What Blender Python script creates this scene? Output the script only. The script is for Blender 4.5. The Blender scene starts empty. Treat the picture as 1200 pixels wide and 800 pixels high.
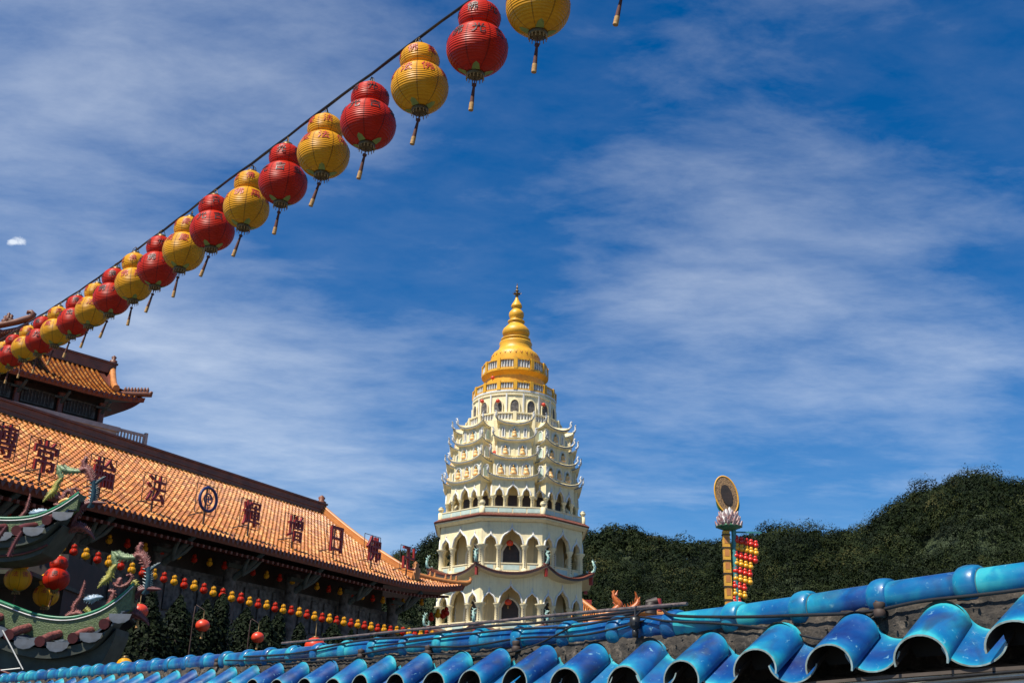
import bpy, math, random
import numpy as np
from mathutils import Vector, Matrix
from math import sin, cos, pi, radians, sqrt, atan2, hypot
random.seed(7)
rng = np.random.default_rng(7)
scene = bpy.context.scene
col = scene.collection

# ------------------------------------------------------------------ camera, sky, sun, exposure
TH, PH, FPX = radians(20.6), radians(1.5), 1300.0
EYE = Vector((0, 0, 1.6))
FW = Vector((0, cos(TH), sin(TH)))
_u = Vector((0, -sin(TH), cos(TH))); _r = Vector((1, 0, 0))
RT = _r * cos(PH) + _u * sin(PH)
UP = -_r * sin(PH) + _u * cos(PH)
cd = bpy.data.cameras.new('camera'); cam = bpy.data.objects.new('camera', cd); col.objects.link(cam)
m = Matrix.Identity(4)
for i in range(3):
    m[i][0] = RT[i]; m[i][1] = UP[i]; m[i][2] = -FW[i]; m[i][3] = EYE[i]
cam.matrix_world = m
cd.sensor_width = 36; cd.lens = FPX * 36 / 1200; cd.clip_start = 0.05; cd.clip_end = 6000
scene.camera = cam

SUN_EL = radians(58); SUN_AZ = (-0.71, -0.70)
sl = hypot(*SUN_AZ)
SUN = Vector((SUN_AZ[0] / sl * cos(SUN_EL), SUN_AZ[1] / sl * cos(SUN_EL), sin(SUN_EL)))
ld = bpy.data.lights.new('sun', 'SUN'); ld.energy = 5.0; ld.angle = radians(0.5); ld.color = (1.0, 0.94, 0.82)
sun = bpy.data.objects.new('sun', ld); col.objects.link(sun)
sun.rotation_euler = SUN.to_track_quat('Z', 'Y').to_euler()
scene.view_settings.view_transform = 'Standard'
scene.view_settings.look = 'None'
scene.view_settings.gamma = 1.0
scene.view_settings.exposure = 0.5

def ray(px, py):
    return FW + RT * ((px - 600) / FPX) - UP * ((py - 400) / FPX)
def at_y(px, py, y):
    d = ray(px, py); return EYE + d * (y / d.y)
def at_z(px, py, z):
    d = ray(px, py); return EYE + d * ((z - EYE.z) / d.z)
def at_depth(px, py, w):
    return EYE + ray(px, py) * w
def z_at(py, dist, px=598):
    d = ray(px, py); return EYE.z + d.z * dist / d.y
def on_plane(px, py, P, n):
    d = ray(px, py); return EYE + d * ((P - EYE).dot(n) / d.dot(n))

world = bpy.data.worlds.new('World'); scene.world = world; world.use_nodes = True
nt = world.node_tree; N = nt.nodes; L = nt.links
for n_ in list(N): N.remove(n_)
out = N.new('ShaderNodeOutputWorld'); bg = N.new('ShaderNodeBackground'); L.new(bg.outputs[0], out.inputs[0])
bg.inputs[1].default_value = 0.068
sky = N.new('ShaderNodeTexSky'); sky.sky_type = 'NISHITA'; sky.sun_disc = False
sky.sun_elevation = SUN_EL; sky.sun_rotation = atan2(SUN.x, SUN.y) % (2 * pi)
sky.altitude = 100; sky.air_density = 1.0; sky.dust_density = 0.0; sky.ozone_density = 3.5
hsv = N.new('ShaderNodeHueSaturation'); hsv.inputs['Saturation'].default_value = 1.41; hsv.inputs['Value'].default_value = 1.18; hsv.inputs['Hue'].default_value = 0.506
L.new(sky.outputs[0], hsv.inputs['Color'])
tc = N.new('ShaderNodeTexCoord')
sep = N.new('ShaderNodeSeparateXYZ'); L.new(tc.outputs['Generated'], sep.inputs[0])
def wm(op, a, b=None, c=None, clamp=False):
    n_ = N.new('ShaderNodeMath'); n_.operation = op; n_.use_clamp = clamp
    for i, v in enumerate((a, b, c)):
        if v is None: continue
        if hasattr(v, 'links'): L.new(v, n_.inputs[i])
        else: n_.inputs[i].default_value = v
    return n_.outputs[0]
zc = wm('ADD', wm('MAXIMUM', sep.outputs[2], 0.02), 0.12)
cx = wm('DIVIDE', sep.outputs[0], zc); cy = wm('DIVIDE', sep.outputs[1], zc)
comb = N.new('ShaderNodeCombineXYZ'); L.new(cx, comb.inputs[0]); L.new(cy, comb.inputs[1])
def wnoise(scale, detail, rough, dist, rot=0.0, sc=(1, 1, 1), loc=(0, 0, 0)):
    mp = N.new('ShaderNodeMapping'); mp.inputs['Rotation'].default_value = (0, 0, rot); mp.inputs['Scale'].default_value = sc
    mp.inputs['Location'].default_value = loc
    L.new(comb.outputs[0], mp.inputs['Vector'])
    n_ = N.new('ShaderNodeTexNoise'); L.new(mp.outputs[0], n_.inputs['Vector'])
    n_.inputs['Scale'].default_value = scale; n_.inputs['Detail'].default_value = detail
    n_.inputs['Roughness'].default_value = rough; n_.inputs['Distortion'].default_value = dist
    return n_.outputs['Fac']
def blob(px, py, width, amp):
    d = ray(px, py).normalized()
    dp = N.new('ShaderNodeVectorMath'); dp.operation = 'DOT_PRODUCT'
    nm = N.new('ShaderNodeVectorMath'); nm.operation = 'NORMALIZE'; L.new(tc.outputs['Generated'], nm.inputs[0])
    L.new(nm.outputs[0], dp.inputs[0]); dp.inputs[1].default_value = d
    ang2 = wm('MULTIPLY', wm('SUBTRACT', 1.0, dp.outputs['Value']), 2.0)
    s = width / FPX
    return wm('MULTIPLY', wm('EXPONENT', wm('MULTIPLY', ang2, -1.0 / (s * s))), amp)
streak = wnoise(1.5, 10, 0.60, 0.25, rot=-0.75, sc=(1.0, 1.8, 1))
fine = wnoise(6.0, 9, 0.62, 0.2, rot=-0.8, sc=(1.0, 1.6, 1), loc=(3, 1, 0))
broad = wnoise(0.7, 3, 0.5, 0.2, loc=(5.3, 2.2, 0))
mask = blob(110, 110, 230, 0.34)
for b_ in ((330, 560, 170, 0.50), (180, 430, 120, 0.34), (900, 370, 150, 0.32), (1090, 390, 140, 0.30), (780, 260, 150, 0.22),
           (1120, 545, 60, 0.25), (960, 90, 200, 0.12), (420, 40, 200, 0.20), (40, 330, 150, 0.22), (720, 500, 120, 0.2)):
    mask = wm('ADD', mask, blob(*b_))
base = wm('ADD', wm('MULTIPLY', streak, 1.15), wm('MULTIPLY', fine, 0.42))
base = wm('ADD', base, wm('MULTIPLY', broad, 0.35))
cl = wm('ADD', wm('SUBTRACT', base, 1.03), wm('MULTIPLY', mask, 1.0))
cl = wm('MULTIPLY', wm('MAXIMUM', cl, 0.0), 0.62, clamp=True)
cl = wm('POWER', cl, 1.15)
pn = wnoise(38.0, 6, 0.7, 0.8, sc=(1, 1, 1), loc=(7, 3, 0))
puffn = wm('MULTIPLY', wm('SUBTRACT', wm('ADD', wm('MULTIPLY', pn, 1.5), wm('ADD', wm('ADD', blob(12, 285, 6, .8), blob(30, 286, 6, .6)), blob(21, 281, 8, .9))), 1.38), 1.5, clamp=True)
cl = wm('MAXIMUM', cl, puffn, clamp=True)
cl = wm('MINIMUM', wm('ADD', cl, wm('MULTIPLY', wm('MAXIMUM', wm('SUBTRACT', wm('ADD', wm('MULTIPLY', fine, .5), wm('MULTIPLY', broad, .5)), .36), 0.0), .22)), 0.8)
mx = N.new('ShaderNodeMix'); mx.data_type = 'RGBA'; L.new(cl, mx.inputs[0])
L.new(hsv.outputs[0], mx.inputs[6]); mx.inputs[7].default_value = (10.2, 10.9, 11.6, 1)
L.new(mx.outputs[2], bg.inputs[0])

# ------------------------------------------------------------------ mesh and object helpers
class MB:
    def __init__(s): s.v = []; s.f = []; s.sm = []; s.mi = []; s.M = Matrix.Identity(4); s.t = []
    def at(s, M): s.M = M; return s
    def add(s, vs, fs, smooth=False, mi=0, tint=None):
        o = len(s.v)
        for p in vs: s.v.append(tuple(s.M @ Vector(p)))
        for f in fs:
            s.f.append(tuple(i + o for i in f)); s.sm.append(smooth); s.mi.append(mi); s.t.append(tint)
    def box(s, x0, x1, y0, y1, z0, z1, mi=0, tint=None):
        vs = [(x0,y0,z0),(x1,y0,z0),(x1,y1,z0),(x0,y1,z0),(x0,y0,z1),(x1,y0,z1),(x1,y1,z1),(x0,y1,z1)]
        s.add(vs, [(0,3,2,1),(4,5,6,7),(0,1,5,4),(1,2,6,5),(2,3,7,6),(3,0,4,7)], False, mi, tint)
    def beam(s, a, b, w, h, mi=0):
        a, b = Vector(a), Vector(b); d = (b - a).normalized()
        x = d.cross(Vector((0, 0, 1)))
        if x.length < 1e-3: x = Vector((1, 0, 0))
        x.normalize(); y = x.cross(d)
        vs = [tuple(p + x * (i * w / 2) + y * (j * h / 2)) for p in (a, b) for i, j in ((-1,-1),(1,-1),(1,1),(-1,1))]
        s.add(vs, [(0,3,2,1),(4,5,6,7),(0,1,5,4),(1,2,6,5),(2,3,7,6),(3,0,4,7)], False, mi)
    def tube(s, pts, rad, seg=8, mi=0, cap=True, tint=None, flat=1.0):
        pts = [Vector(p) for p in pts]; n = len(pts)
        if not hasattr(rad, '__len__'): rad = [rad] * n
        vs = []; ref = None
        for i, p in enumerate(pts):
            d = (pts[min(i + 1, n - 1)] - pts[max(i - 1, 0)]).normalized()
            if ref is None:
                ref = d.cross(Vector((0, 0, 1)))
                if ref.length < 1e-2: ref = Vector((1, 0, 0))
            ref = (ref - d * ref.dot(d)).normalized(); b = d.cross(ref)
            for k in range(seg):
                a = 2 * pi * k / seg
                vs.append(tuple(p + ref * (cos(a) * rad[i]) * flat + b * (sin(a) * rad[i])))
        fs = [(i*seg+k, i*seg+(k+1)%seg, (i+1)*seg+(k+1)%seg, (i+1)*seg+k) for i in range(n-1) for k in range(seg)]
        s.add(vs, fs, True, mi, tint)
        if cap:
            s.add(vs[:seg], [tuple(range(seg))[::-1]], False, mi, tint); s.add(vs[-seg:], [tuple(range(seg))], False, mi, tint)
    def lathe(s, prof, seg=16, mi=0, smooth=True, c=(0, 0), ph=0.0, tint=None):
        vs = []; n = len(prof)
        for r, z in prof:
            for k in range(seg):
                a = 2 * pi * k / seg + ph; vs.append((c[0] + r * cos(a), c[1] + r * sin(a), z))
        fs = [(i*seg+k, i*seg+(k+1)%seg, (i+1)*seg+(k+1)%seg, (i+1)*seg+k) for i in range(n-1) for k in range(seg)]
        s.add(vs, fs, smooth, mi, tint)
        s.add(vs[:seg], [tuple(range(seg))[::-1]], False, mi, tint); s.add(vs[-seg:], [tuple(range(seg))], False, mi, tint)
    def grid(s, fn, nu, nv, smooth=True, mi=0, tint=None, flip=False):
        vs = [fn(i / nu, j / nv) for i in range(nu + 1) for j in range(nv + 1)]
        fs = []
        for i in range(nu):
            for j in range(nv):
                a = i * (nv + 1) + j
                q = (a, a + nv + 1, a + nv + 2, a + 1)
                fs.append(q[::-1] if flip else q)
        s.add(vs, fs, smooth, mi, tint)
    def build(s, name, mats, parent=None):
        me = bpy.data.meshes.new(name); me.from_pydata(s.v, [], s.f)
        if not isinstance(mats, (list, tuple)): mats = [mats]
        for mt in mats: me.materials.append(mt)
        me.polygons.foreach_set('use_smooth', s.sm); me.polygons.foreach_set('material_index', s.mi)
        if any(t is not None for t in s.t):
            at = me.attributes.new('tint', 'FLOAT', 'FACE')
            at.data.foreach_set('value', [0.5 if t is None else t for t in s.t])
        me.update()
        o = bpy.data.objects.new(name, me); col.objects.link(o)
        if parent is not None: o.parent = parent
        return o

def tag(o, label=None, cat=None, group=None, kind=None):
    if label: o['label'] = label
    if cat: o['category'] = cat
    if group: o['group'] = group
    if kind: o['kind'] = kind
    return o
def empty(name, loc=(0, 0, 0), rz=0.0, parent=None):
    o = bpy.data.objects.new(name, None); col.objects.link(o); o.location = loc; o.rotation_euler = (0, 0, rz)
    o.empty_display_size = 0.2
    if parent is not None: o.parent = parent
    return o
def dup(o, parent=None, loc=None, rz=None):
    c = o.copy(); col.objects.link(c)
    if parent is not None: c.parent = parent
    if loc is not None: c.location = loc
    if rz is not None: c.rotation_euler = (c.rotation_euler[0], c.rotation_euler[1], rz)
    return c
def copy_tree(o, parent=None):
    c = o.copy(); col.objects.link(c)
    if parent is not None: c.parent = parent
    for ch in list(o.children): copy_tree(ch, c)
    return c
def ordn(i):
    w = ['first','second','third','fourth','fifth','sixth','seventh','eighth','ninth','tenth','eleventh','twelfth']
    if i <= 12: return w[i - 1]
    return '%d%s' % (i, {1: 'st', 2: 'nd', 3: 'rd'}.get(i % 10 if i % 100 not in (11, 12, 13) else 0, 'th'))

# ------------------------------------------------------------------ materials
def mat(name, c1, c2=None, rough=0.6, scale=3.0, detail=6, bump=0.0, bscale=None, metal=0.0, coat=0.0, tint=None, spec=0.5,
        streak=0.0, dirt=None, dscale=1.5, damt=0.5, objrand=0.0, trans=None, stretch=(1, 1, 1), lo=0.35, hi=0.65):
    M_ = bpy.data.materials.new(name); M_.use_nodes = True
    t = M_.node_tree; ns = t.nodes; lk = t.links
    b = ns['Principled BSDF']; b.inputs['Roughness'].default_value = rough; b.inputs['Metallic'].default_value = metal
    b.inputs['Coat Weight'].default_value = coat; b.inputs['Coat Roughness'].default_value = 0.08
    b.inputs['Specular IOR Level'].default_value = spec
    c2 = c2 or tuple(min(1, x * 0.72) for x in c1)
    tcn = ns.new('ShaderNodeTexCoord'); vec = tcn.outputs['Object']
    if objrand:
        oi = ns.new('ShaderNodeObjectInfo'); ad = ns.new('ShaderNodeVectorMath'); ad.operation = 'MULTIPLY_ADD'
        ad.inputs[1].default_value = (1, 1, 1); lk.new(vec, ad.inputs[0])
        sc = ns.new('ShaderNodeVectorMath'); sc.operation = 'SCALE'; sc.inputs[0].default_value = (37, 53, 71); lk.new(oi.outputs['Random'], sc.inputs['Scale'])
        lk.new(sc.outputs[0], ad.inputs[2]); vec = ad.outputs[0]
    mp = ns.new('ShaderNodeMapping'); mp.inputs['Scale'].default_value = stretch; lk.new(vec, mp.inputs[0])
    nz = ns.new('ShaderNodeTexNoise'); nz.inputs['Scale'].default_value = scale; nz.inputs['Detail'].default_value = detail
    nz.inputs['Roughness'].default_value = 0.6; lk.new(mp.outputs[0], nz.inputs['Vector'])
    mr = ns.new('ShaderNodeMapRange'); mr.inputs[1].default_value = lo; mr.inputs[2].default_value = hi; lk.new(nz.outputs['Fac'], mr.inputs[0])
    mixn = ns.new('ShaderNodeMix'); mixn.data_type = 'RGBA'; lk.new(mr.outputs[0], mixn.inputs[0])
    mixn.inputs[6].default_value = (*c2, 1); mixn.inputs[7].default_value = (*c1, 1)
    colr = mixn.outputs[2]
    if tint:
        at = ns.new('ShaderNodeAttribute'); at.attribute_name = 'tint'
        m2 = ns.new('ShaderNodeMix'); m2.data_type = 'RGBA'; lk.new(at.outputs['Fac'], m2.inputs[0])
        cr = ns.new('ShaderNodeValToRGB')
        els = cr.color_ramp.elements
        els[0].color = (*tint[0], 1); els[1].color = (*tint[-1], 1)
        for i, tcx in enumerate(tint[1:-1]):
            e = els.new((i + 1) / (len(tint) - 1)); e.color = (*tcx, 1)
        lk.new(at.outputs['Fac'], cr.inputs[0])
        m2.blend_type = 'MIX'; m2.inputs[0].default_value = 0.65
        for l_ in list(m2.inputs[0].links): lk.remove(l_)
        lk.new(colr, m2.inputs[6]); lk.new(cr.outputs[0], m2.inputs[7]); colr = m2.outputs[2]
    if dirt:
        n2 = ns.new('ShaderNodeTexNoise'); n2.inputs['Scale'].default_value = dscale; n2.inputs['Detail'].default_value = 8
        n2.inputs['Roughness'].default_value = 0.68; lk.new(vec, n2.inputs['Vector'])
        m3r = ns.new('ShaderNodeMapRange'); m3r.inputs[1].default_value = 0.52; m3r.inputs[2].default_value = 0.72; m3r.inputs[4].default_value = damt
        lk.new(n2.outputs['Fac'], m3r.inputs[0])
        m3 = ns.new('ShaderNodeMix'); m3.data_type = 'RGBA'; lk.new(m3r.outputs[0], m3.inputs[0]); lk.new(colr, m3.inputs[6]); m3.inputs[7].default_value = (*dirt, 1)
        colr = m3.outputs[2]
    if streak:
        mp5 = ns.new('ShaderNodeMapping'); mp5.inputs['Scale'].default_value = (3.2, 3.2, .22); lk.new(vec, mp5.inputs[0])
        n5 = ns.new('ShaderNodeTexNoise'); n5.inputs['Scale'].default_value = 1.6; n5.inputs['Detail'].default_value = 7; lk.new(mp5.outputs[0], n5.inputs[0])
        r5 = ns.new('ShaderNodeMapRange'); r5.inputs[1].default_value = .52; r5.inputs[2].default_value = .74; r5.inputs[4].default_value = streak; lk.new(n5.outputs['Fac'], r5.inputs[0])
        m5 = ns.new('ShaderNodeMix'); m5.data_type = 'RGBA'; lk.new(r5.outputs[0], m5.inputs[0]); lk.new(colr, m5.inputs[6]); m5.inputs[7].default_value = (.20, .18, .13, 1); colr = m5.outputs[2]
    lk.new(colr, b.inputs['Base Color'])
    if bump:
        n4 = ns.new('ShaderNodeTexNoise'); n4.inputs['Scale'].default_value = bscale or scale * 4; n4.inputs['Detail'].default_value = 6; lk.new(vec, n4.inputs['Vector'])
        bp = ns.new('ShaderNodeBump'); bp.inputs['Strength'].default_value = bump; bp.inputs['Distance'].default_value = 0.02
        lk.new(n4.outputs['Fac'], bp.inputs['Height']); lk.new(bp.outputs[0], b.inputs['Normal'])
    if trans:
        tr = ns.new('ShaderNodeBsdfTranslucent'); lk.new(colr, tr.inputs[0])
        ms = ns.new('ShaderNodeMixShader'); ms.inputs[0].default_value = trans
        lk.new(b.outputs[0], ms.inputs[1]); lk.new(tr.outputs[0], ms.inputs[2])
        lk.new(ms.outputs[0], ns['Material Output'].inputs[0])
    return M_

def lantern_mat(name, c, seam):
    M_ = mat(name, c, tuple(x * 0.82 for x in c), rough=0.40, scale=6, spec=0.22, objrand=1.0)
    t = M_.node_tree; ns = t.nodes; lk = t.links; b = ns['Principled BSDF']
    tcn = ns.new('ShaderNodeTexCoord'); sp = ns.new('ShaderNodeSeparateXYZ'); lk.new(tcn.outputs['Object'], sp.inputs[0])
    def mt(op, a, b_=None):
        n_ = ns.new('ShaderNodeMath'); n_.operation = op
        for i, v in enumerate((a, b_)):
            if v is None: continue
            if hasattr(v, 'links'): lk.new(v, n_.inputs[i])
            else: n_.inputs[i].default_value = v
        return n_.outputs[0]
    ang = mt('ARCTAN2', sp.outputs[1], sp.outputs[0])
    sn = mt('ABSOLUTE', mt('SINE', mt('MULTIPLY', ang, 4.0)))
    line = mt('LESS_THAN', sn, 0.10)
    src = b.inputs['Base Color'].links[0].from_socket
    mixn = ns.new('ShaderNodeMix'); mixn.data_type = 'RGBA'; lk.new(mt('MULTIPLY', line, 0.7), mixn.inputs[0]); lk.new(src, mixn.inputs[6]); mixn.inputs[7].default_value = (*seam, 1)
    lk.new(mixn.outputs[2], b.inputs['Base Color'])
    wv = mt('SINE', mt('MULTIPLY', sp.outputs[2], 2 * pi / 0.0185))
    bp = ns.new('ShaderNodeBump'); bp.inputs['Strength'].default_value = 0.45; bp.inputs['Distance'].default_value = 0.004
    lk.new(wv, bp.inputs['Height']); lk.new(bp.outputs[0], b.inputs['Normal'])
    tr = ns.new('ShaderNodeBsdfTranslucent'); lk.new(mixn.outputs[2], tr.inputs[0])
    ms = ns.new('ShaderNodeMixShader'); ms.inputs[0].default_value = 0.07
    lk.new(b.outputs[0], ms.inputs[1]); lk.new(tr.outputs[0], ms.inputs[2]); lk.new(ms.outputs[0], ns['Material Output'].inputs[0])
    return M_

K = {}
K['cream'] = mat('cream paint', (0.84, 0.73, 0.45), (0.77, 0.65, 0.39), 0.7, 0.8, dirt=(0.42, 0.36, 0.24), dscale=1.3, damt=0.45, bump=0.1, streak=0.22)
K['creamshade'] = mat('cream in shade', (0.62, 0.52, 0.32), (0.54, 0.45, 0.28), 0.75, 0.7, dirt=(0.35, 0.30, 0.2), damt=0.4, streak=0.28)  # darker copy of cream for inner walls and undersides, shade put into the colour
K['trim'] = mat('pale trim', (0.76, 0.74, 0.68), (0.62, 0.60, 0.55), 0.6, 3, dirt=(0.3, 0.28, 0.24), dscale=3)
K['greyedge'] = mat('grey blue edge', (0.22, 0.24, 0.25), (0.14, 0.16, 0.18), 0.5, 3)
K['bluepanel'] = mat('pale turquoise panel', (0.52, 0.62, 0.54), (0.42, 0.53, 0.46), 0.6, 3)
K['yellow'] = mat('golden yellow paint', (0.76, 0.40, 0.02), (0.64, 0.31, 0.014), 0.45, 1.2, dirt=(0.36, 0.20, 0.04), dscale=1.6, damt=0.5, bump=0.06)
K['petal'] = mat('rust petal paint', (0.55, 0.20, 0.05), None, 0.5, 3)
K['finial'] = mat('bronze finial', (0.30, 0.18, 0.06), None, 0.35, 5, metal=0.7)
K['orange'] = mat('orange robe', (0.75, 0.36, 0.06), (0.8, 0.55, 0.3), 0.5, 6)
K['white'] = mat('white figure', (0.72, 0.70, 0.66), (0.5, 0.5, 0.5), 0.6, 6)
K['teal'] = mat('teal glaze', (0.10, 0.38, 0.36), (0.55, 0.6, 0.5), 0.4, 9)
K['darktile'] = mat('dark brown tile', (0.10, 0.045, 0.03), (0.05, 0.03, 0.025), 0.5, 4)
K['redtile'] = mat('dark red tile', (0.20, 0.045, 0.025), (0.11, 0.03, 0.02), 0.45, 5)
K['dark'] = mat('shade dark timber', (0.03, 0.017, 0.013), (0.014, 0.009, 0.007), 0.6, 4)  # set near-black, standing for shade under the eaves and in the gate
K['doorshade'] = mat('shaded opening panel', (0.04, 0.022, 0.018), (0.02, 0.012, 0.01), 0.5, 4)  # near-black colour stands for shade inside the pagoda's openings
K['red'] = mat('red paint', (0.35, 0.025, 0.018), (0.22, 0.02, 0.015), 0.5, 4)
K['rooftile'] = mat('orange glazed tile', (0.62, 0.22, 0.03), (0.42, 0.12, 0.02), 0.34, 5, coat=0.15, bump=0.06, bscale=14,
                    tint=[(0.17, 0.042, 0.010), (0.42, 0.125, 0.018), (0.56, 0.20, 0.032), (0.76, 0.42, 0.14)], dirt=(0.10, 0.045, 0.025), dscale=0.55, damt=0.6)
K['roofpan'] = mat('shaded brown roof pan', (0.14, 0.035, 0.015), (0.08, 0.022, 0.012), 0.5, 4)  # darkened to stand for shade in the grooves between tile rows
K['ridge'] = mat('orange ridge band', (0.60, 0.24, 0.06), (0.42, 0.15, 0.04), 0.45, 3, dirt=(0.12, 0.05, 0.03), damt=0.5)
K['dragonorange'] = mat('orange porcelain dragon', (0.55, 0.14, 0.02), (0.25, 0.05, 0.012), 0.4, 9, bump=.4)
K['ridgebrown'] = mat('brown main ridge', (0.22, 0.075, 0.035), (0.13, 0.045, 0.025), 0.5, 2, dirt=(0.05, 0.03, 0.02), dscale=1.2, damt=0.6)
K['stone'] = mat('carved grey stone', (0.15, 0.135, 0.125), (0.035, 0.03, 0.028), 0.8, 5, bump=0.6, bscale=6)
K['bracket'] = mat('grey green bracket', (0.08, 0.10, 0.09), (0.05, 0.06, 0.055), 0.6, 5)
K['grey'] = mat('light grey concrete', (0.40, 0.36, 0.33), None, 0.8, 3)
K['blue'] = None
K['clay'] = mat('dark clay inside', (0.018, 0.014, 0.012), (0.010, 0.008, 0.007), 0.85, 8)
K['hollow'] = mat('shaded tile hollow', (0.008, 0.007, 0.006), (0.004, 0.004, 0.003), 0.95, 9)  # near-black colour standing for deep shade inside the tile mouths
K['rim'] = mat('pale unglazed rim', (0.24, 0.34, 0.36), (0.13, 0.14, 0.12), 0.55, 14)
K['mortar'] = mat('weathered mortar', (0.065, 0.053, 0.042), (0.016, 0.014, 0.012), 0.95, 9, detail=10, bump=1.0, bscale=26, dirt=(0.26, 0.21, 0.16), dscale=16, damt=0.6)
K['plaster'] = mat('weathered white plaster', (0.74, 0.71, 0.66), (0.55, 0.52, 0.48), 0.85, 2.2, bump=0.25, bscale=20, dirt=(0.25, 0.2, 0.17), dscale=2.2, damt=0.6)
K['soffit'] = mat('brown soffit', (0.10, 0.075, 0.06), (0.06, 0.045, 0.035), 0.8, 4)
K['cable'] = mat('black cable', (0.012, 0.011, 0.011), (0.02, 0.018, 0.016), 0.38, 20)
K['cableglint'] = mat('grey cable painted as highlight', (0.15, 0.11, 0.10), (0.05, 0.04, 0.04), 0.5, 30)  # pale cable colour standing for a highlight
K['bracketbrown'] = mat('rusty clamp', (0.05, 0.03, 0.022), None, 0.7, 30)
K['lyellow'] = lantern_mat('yellow lantern silk', (0.74, 0.33, 0.010), (0.22, 0.09, 0.008))
K['lred'] = lantern_mat('red lantern silk', (0.52, 0.020, 0.004), (0.13, 0.006, 0.003))
K['brass'] = mat('dull brass cap', (0.16, 0.10, 0.03), (0.08, 0.05, 0.02), 0.45, 14, metal=0.5)
K['tassel'] = mat('tassel thread', (0.12, 0.03, 0.015), (0.05, 0.015, 0.01), 0.8, 60)
K['tasselend'] = mat('gold tassel thread', (0.50, 0.30, 0.10), (0.30, 0.15, 0.05), 0.8, 60)
K['inkred'] = mat('red lettering', (0.50, 0.03, 0.02), None, 0.5, 20)
K['inkblack'] = mat('black lettering', (0.03, 0.015, 0.015), None, 0.5, 20)
K['leaf'] = mat('green gold leaf trim', (0.30, 0.32, 0.06), (0.16, 0.22, 0.05), 0.5, 20)
K['sign'] = mat('dark red sign', (0.30, 0.018, 0.015), (0.19, 0.012, 0.012), 0.45, 4)
K['signblue'] = mat('dark blue sign', (0.012, 0.03, 0.14), None, 0.45, 4)
K['iron'] = mat('rusty iron', (0.05, 0.025, 0.02), None, 0.7, 10)
K['gmos'] = mat('green mosaic', (0.11, 0.15, 0.055), (0.06, 0.085, 0.033), 0.5, 26, bump=0.7, bscale=40, dirt=(0.08, 0.12, 0.06), dscale=3)  # gate mosaics, tiles and boards coloured darker in place of shade on the gate
K['gtrim'] = mat('emerald trim', (0.02, 0.22, 0.10), (0.01, 0.12, 0.06), 0.35, 10)
K['pink'] = mat('pink porcelain scales', (0.28, 0.085, 0.07), (0.11, 0.03, 0.025), 0.45, 20, bump=0.8, bscale=45)
K['lime'] = mat('yellow green porcelain', (0.40, 0.34, 0.06), (0.22, 0.22, 0.05), 0.4, 14, bump=0.6, bscale=40)
K['pgreen'] = mat('pale green porcelain', (0.24, 0.32, 0.15), (0.12, 0.18, 0.09), 0.4, 14, bump=0.6, bscale=40)
K['dteal'] = mat('dark teal porcelain', (0.02, 0.06, 0.075), (0.012, 0.03, 0.045), 0.35, 14)
K['paleblue'] = mat('pale blue porcelain', (0.26, 0.36, 0.46), (0.10, 0.17, 0.24), 0.35, 14)
K['bluegrey'] = mat('blue grey tile', (0.07, 0.09, 0.12), (0.035, 0.045, 0.06), 0.45, 8)
K['pandark'] = mat('shade darkened blue drip tile', (0.045, 0.06, 0.085), (0.025, 0.032, 0.045), 0.5, 8)
K['hull'] = mat('grey green board', (0.06, 0.07, 0.052), (0.03, 0.035, 0.027), 0.7, 4)
K['maroon'] = mat('maroon tile', (0.13, 0.025, 0.025), (0.08, 0.018, 0.018), 0.5, 10)
K['green'] = mat('green painted metal', (0.03, 0.16, 0.07), None, 0.5, 5)
K['tealpost'] = mat('teal post', (0.05, 0.24, 0.24), None, 0.45, 5)
K['panelyellow'] = mat('yellow panel', (0.78, 0.42, 0.04), (0.6, 0.28, 0.03), 0.5, 9)
K['disc'] = mat('brown disc', (0.34, 0.20, 0.09), (0.10, 0.06, 0.03), 0.5, 22, lo=.4, hi=.6)
K['lampred'] = mat('red globe lamp', (0.70, 0.03, 0.012), None, 0.25, 5, spec=0.6)
K['lampyellow'] = mat('amber globe lamp', (0.85, 0.42, 0.02), None, 0.25, 5, spec=0.6)
K['redpaper'] = mat('red paper lantern', (0.75, 0.06, 0.02), None, 0.4, 8)
K['concrete'] = mat('ground paving', (0.09, 0.085, 0.08), (0.06, 0.058, 0.055), 0.9, 1.0)
K['hill'] = mat('hillside undergrowth', (0.030, 0.045, 0.014), (0.015, 0.026, 0.008), 0.95, 0.05)

def foliage_mat(name, cols):
    M_ = bpy.data.materials.new(name); M_.use_nodes = True
    t = M_.node_tree; ns = t.nodes; lk = t.links; b = ns['Principled BSDF']; b.inputs['Roughness'].default_value = 0.7; b.inputs['Specular IOR Level'].default_value = 0.12
    at = ns.new('ShaderNodeAttribute'); at.attribute_name = 'tint'
    cr = ns.new('ShaderNodeValToRGB'); els = cr.color_ramp.elements
    els[0].color = (*cols[0], 1); els[1].color = (*cols[-1], 1)
    for i, c in enumerate(cols[1:-1]): els.new((i + 1) / (len(cols) - 1)).color = (*c, 1)
    lk.new(at.outputs['Fac'], cr.inputs[0]); lk.new(cr.outputs[0], b.inputs['Base Color'])
    return M_
K['forest'] = foliage_mat('forest leaves', [(0.003, 0.007, 0.002), (0.006, 0.012, 0.003), (0.012, 0.020, 0.004), (0.028, 0.036, 0.008), (0.060, 0.052, 0.016)])
K['cypress'] = foliage_mat('cypress leaves', [(0.004, 0.008, 0.003), (0.008, 0.015, 0.005), (0.018, 0.026, 0.009)])
K['bark'] = mat('bark', (0.08, 0.06, 0.045), (0.04, 0.03, 0.025), 0.9, 6, bump=0.6)

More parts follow.
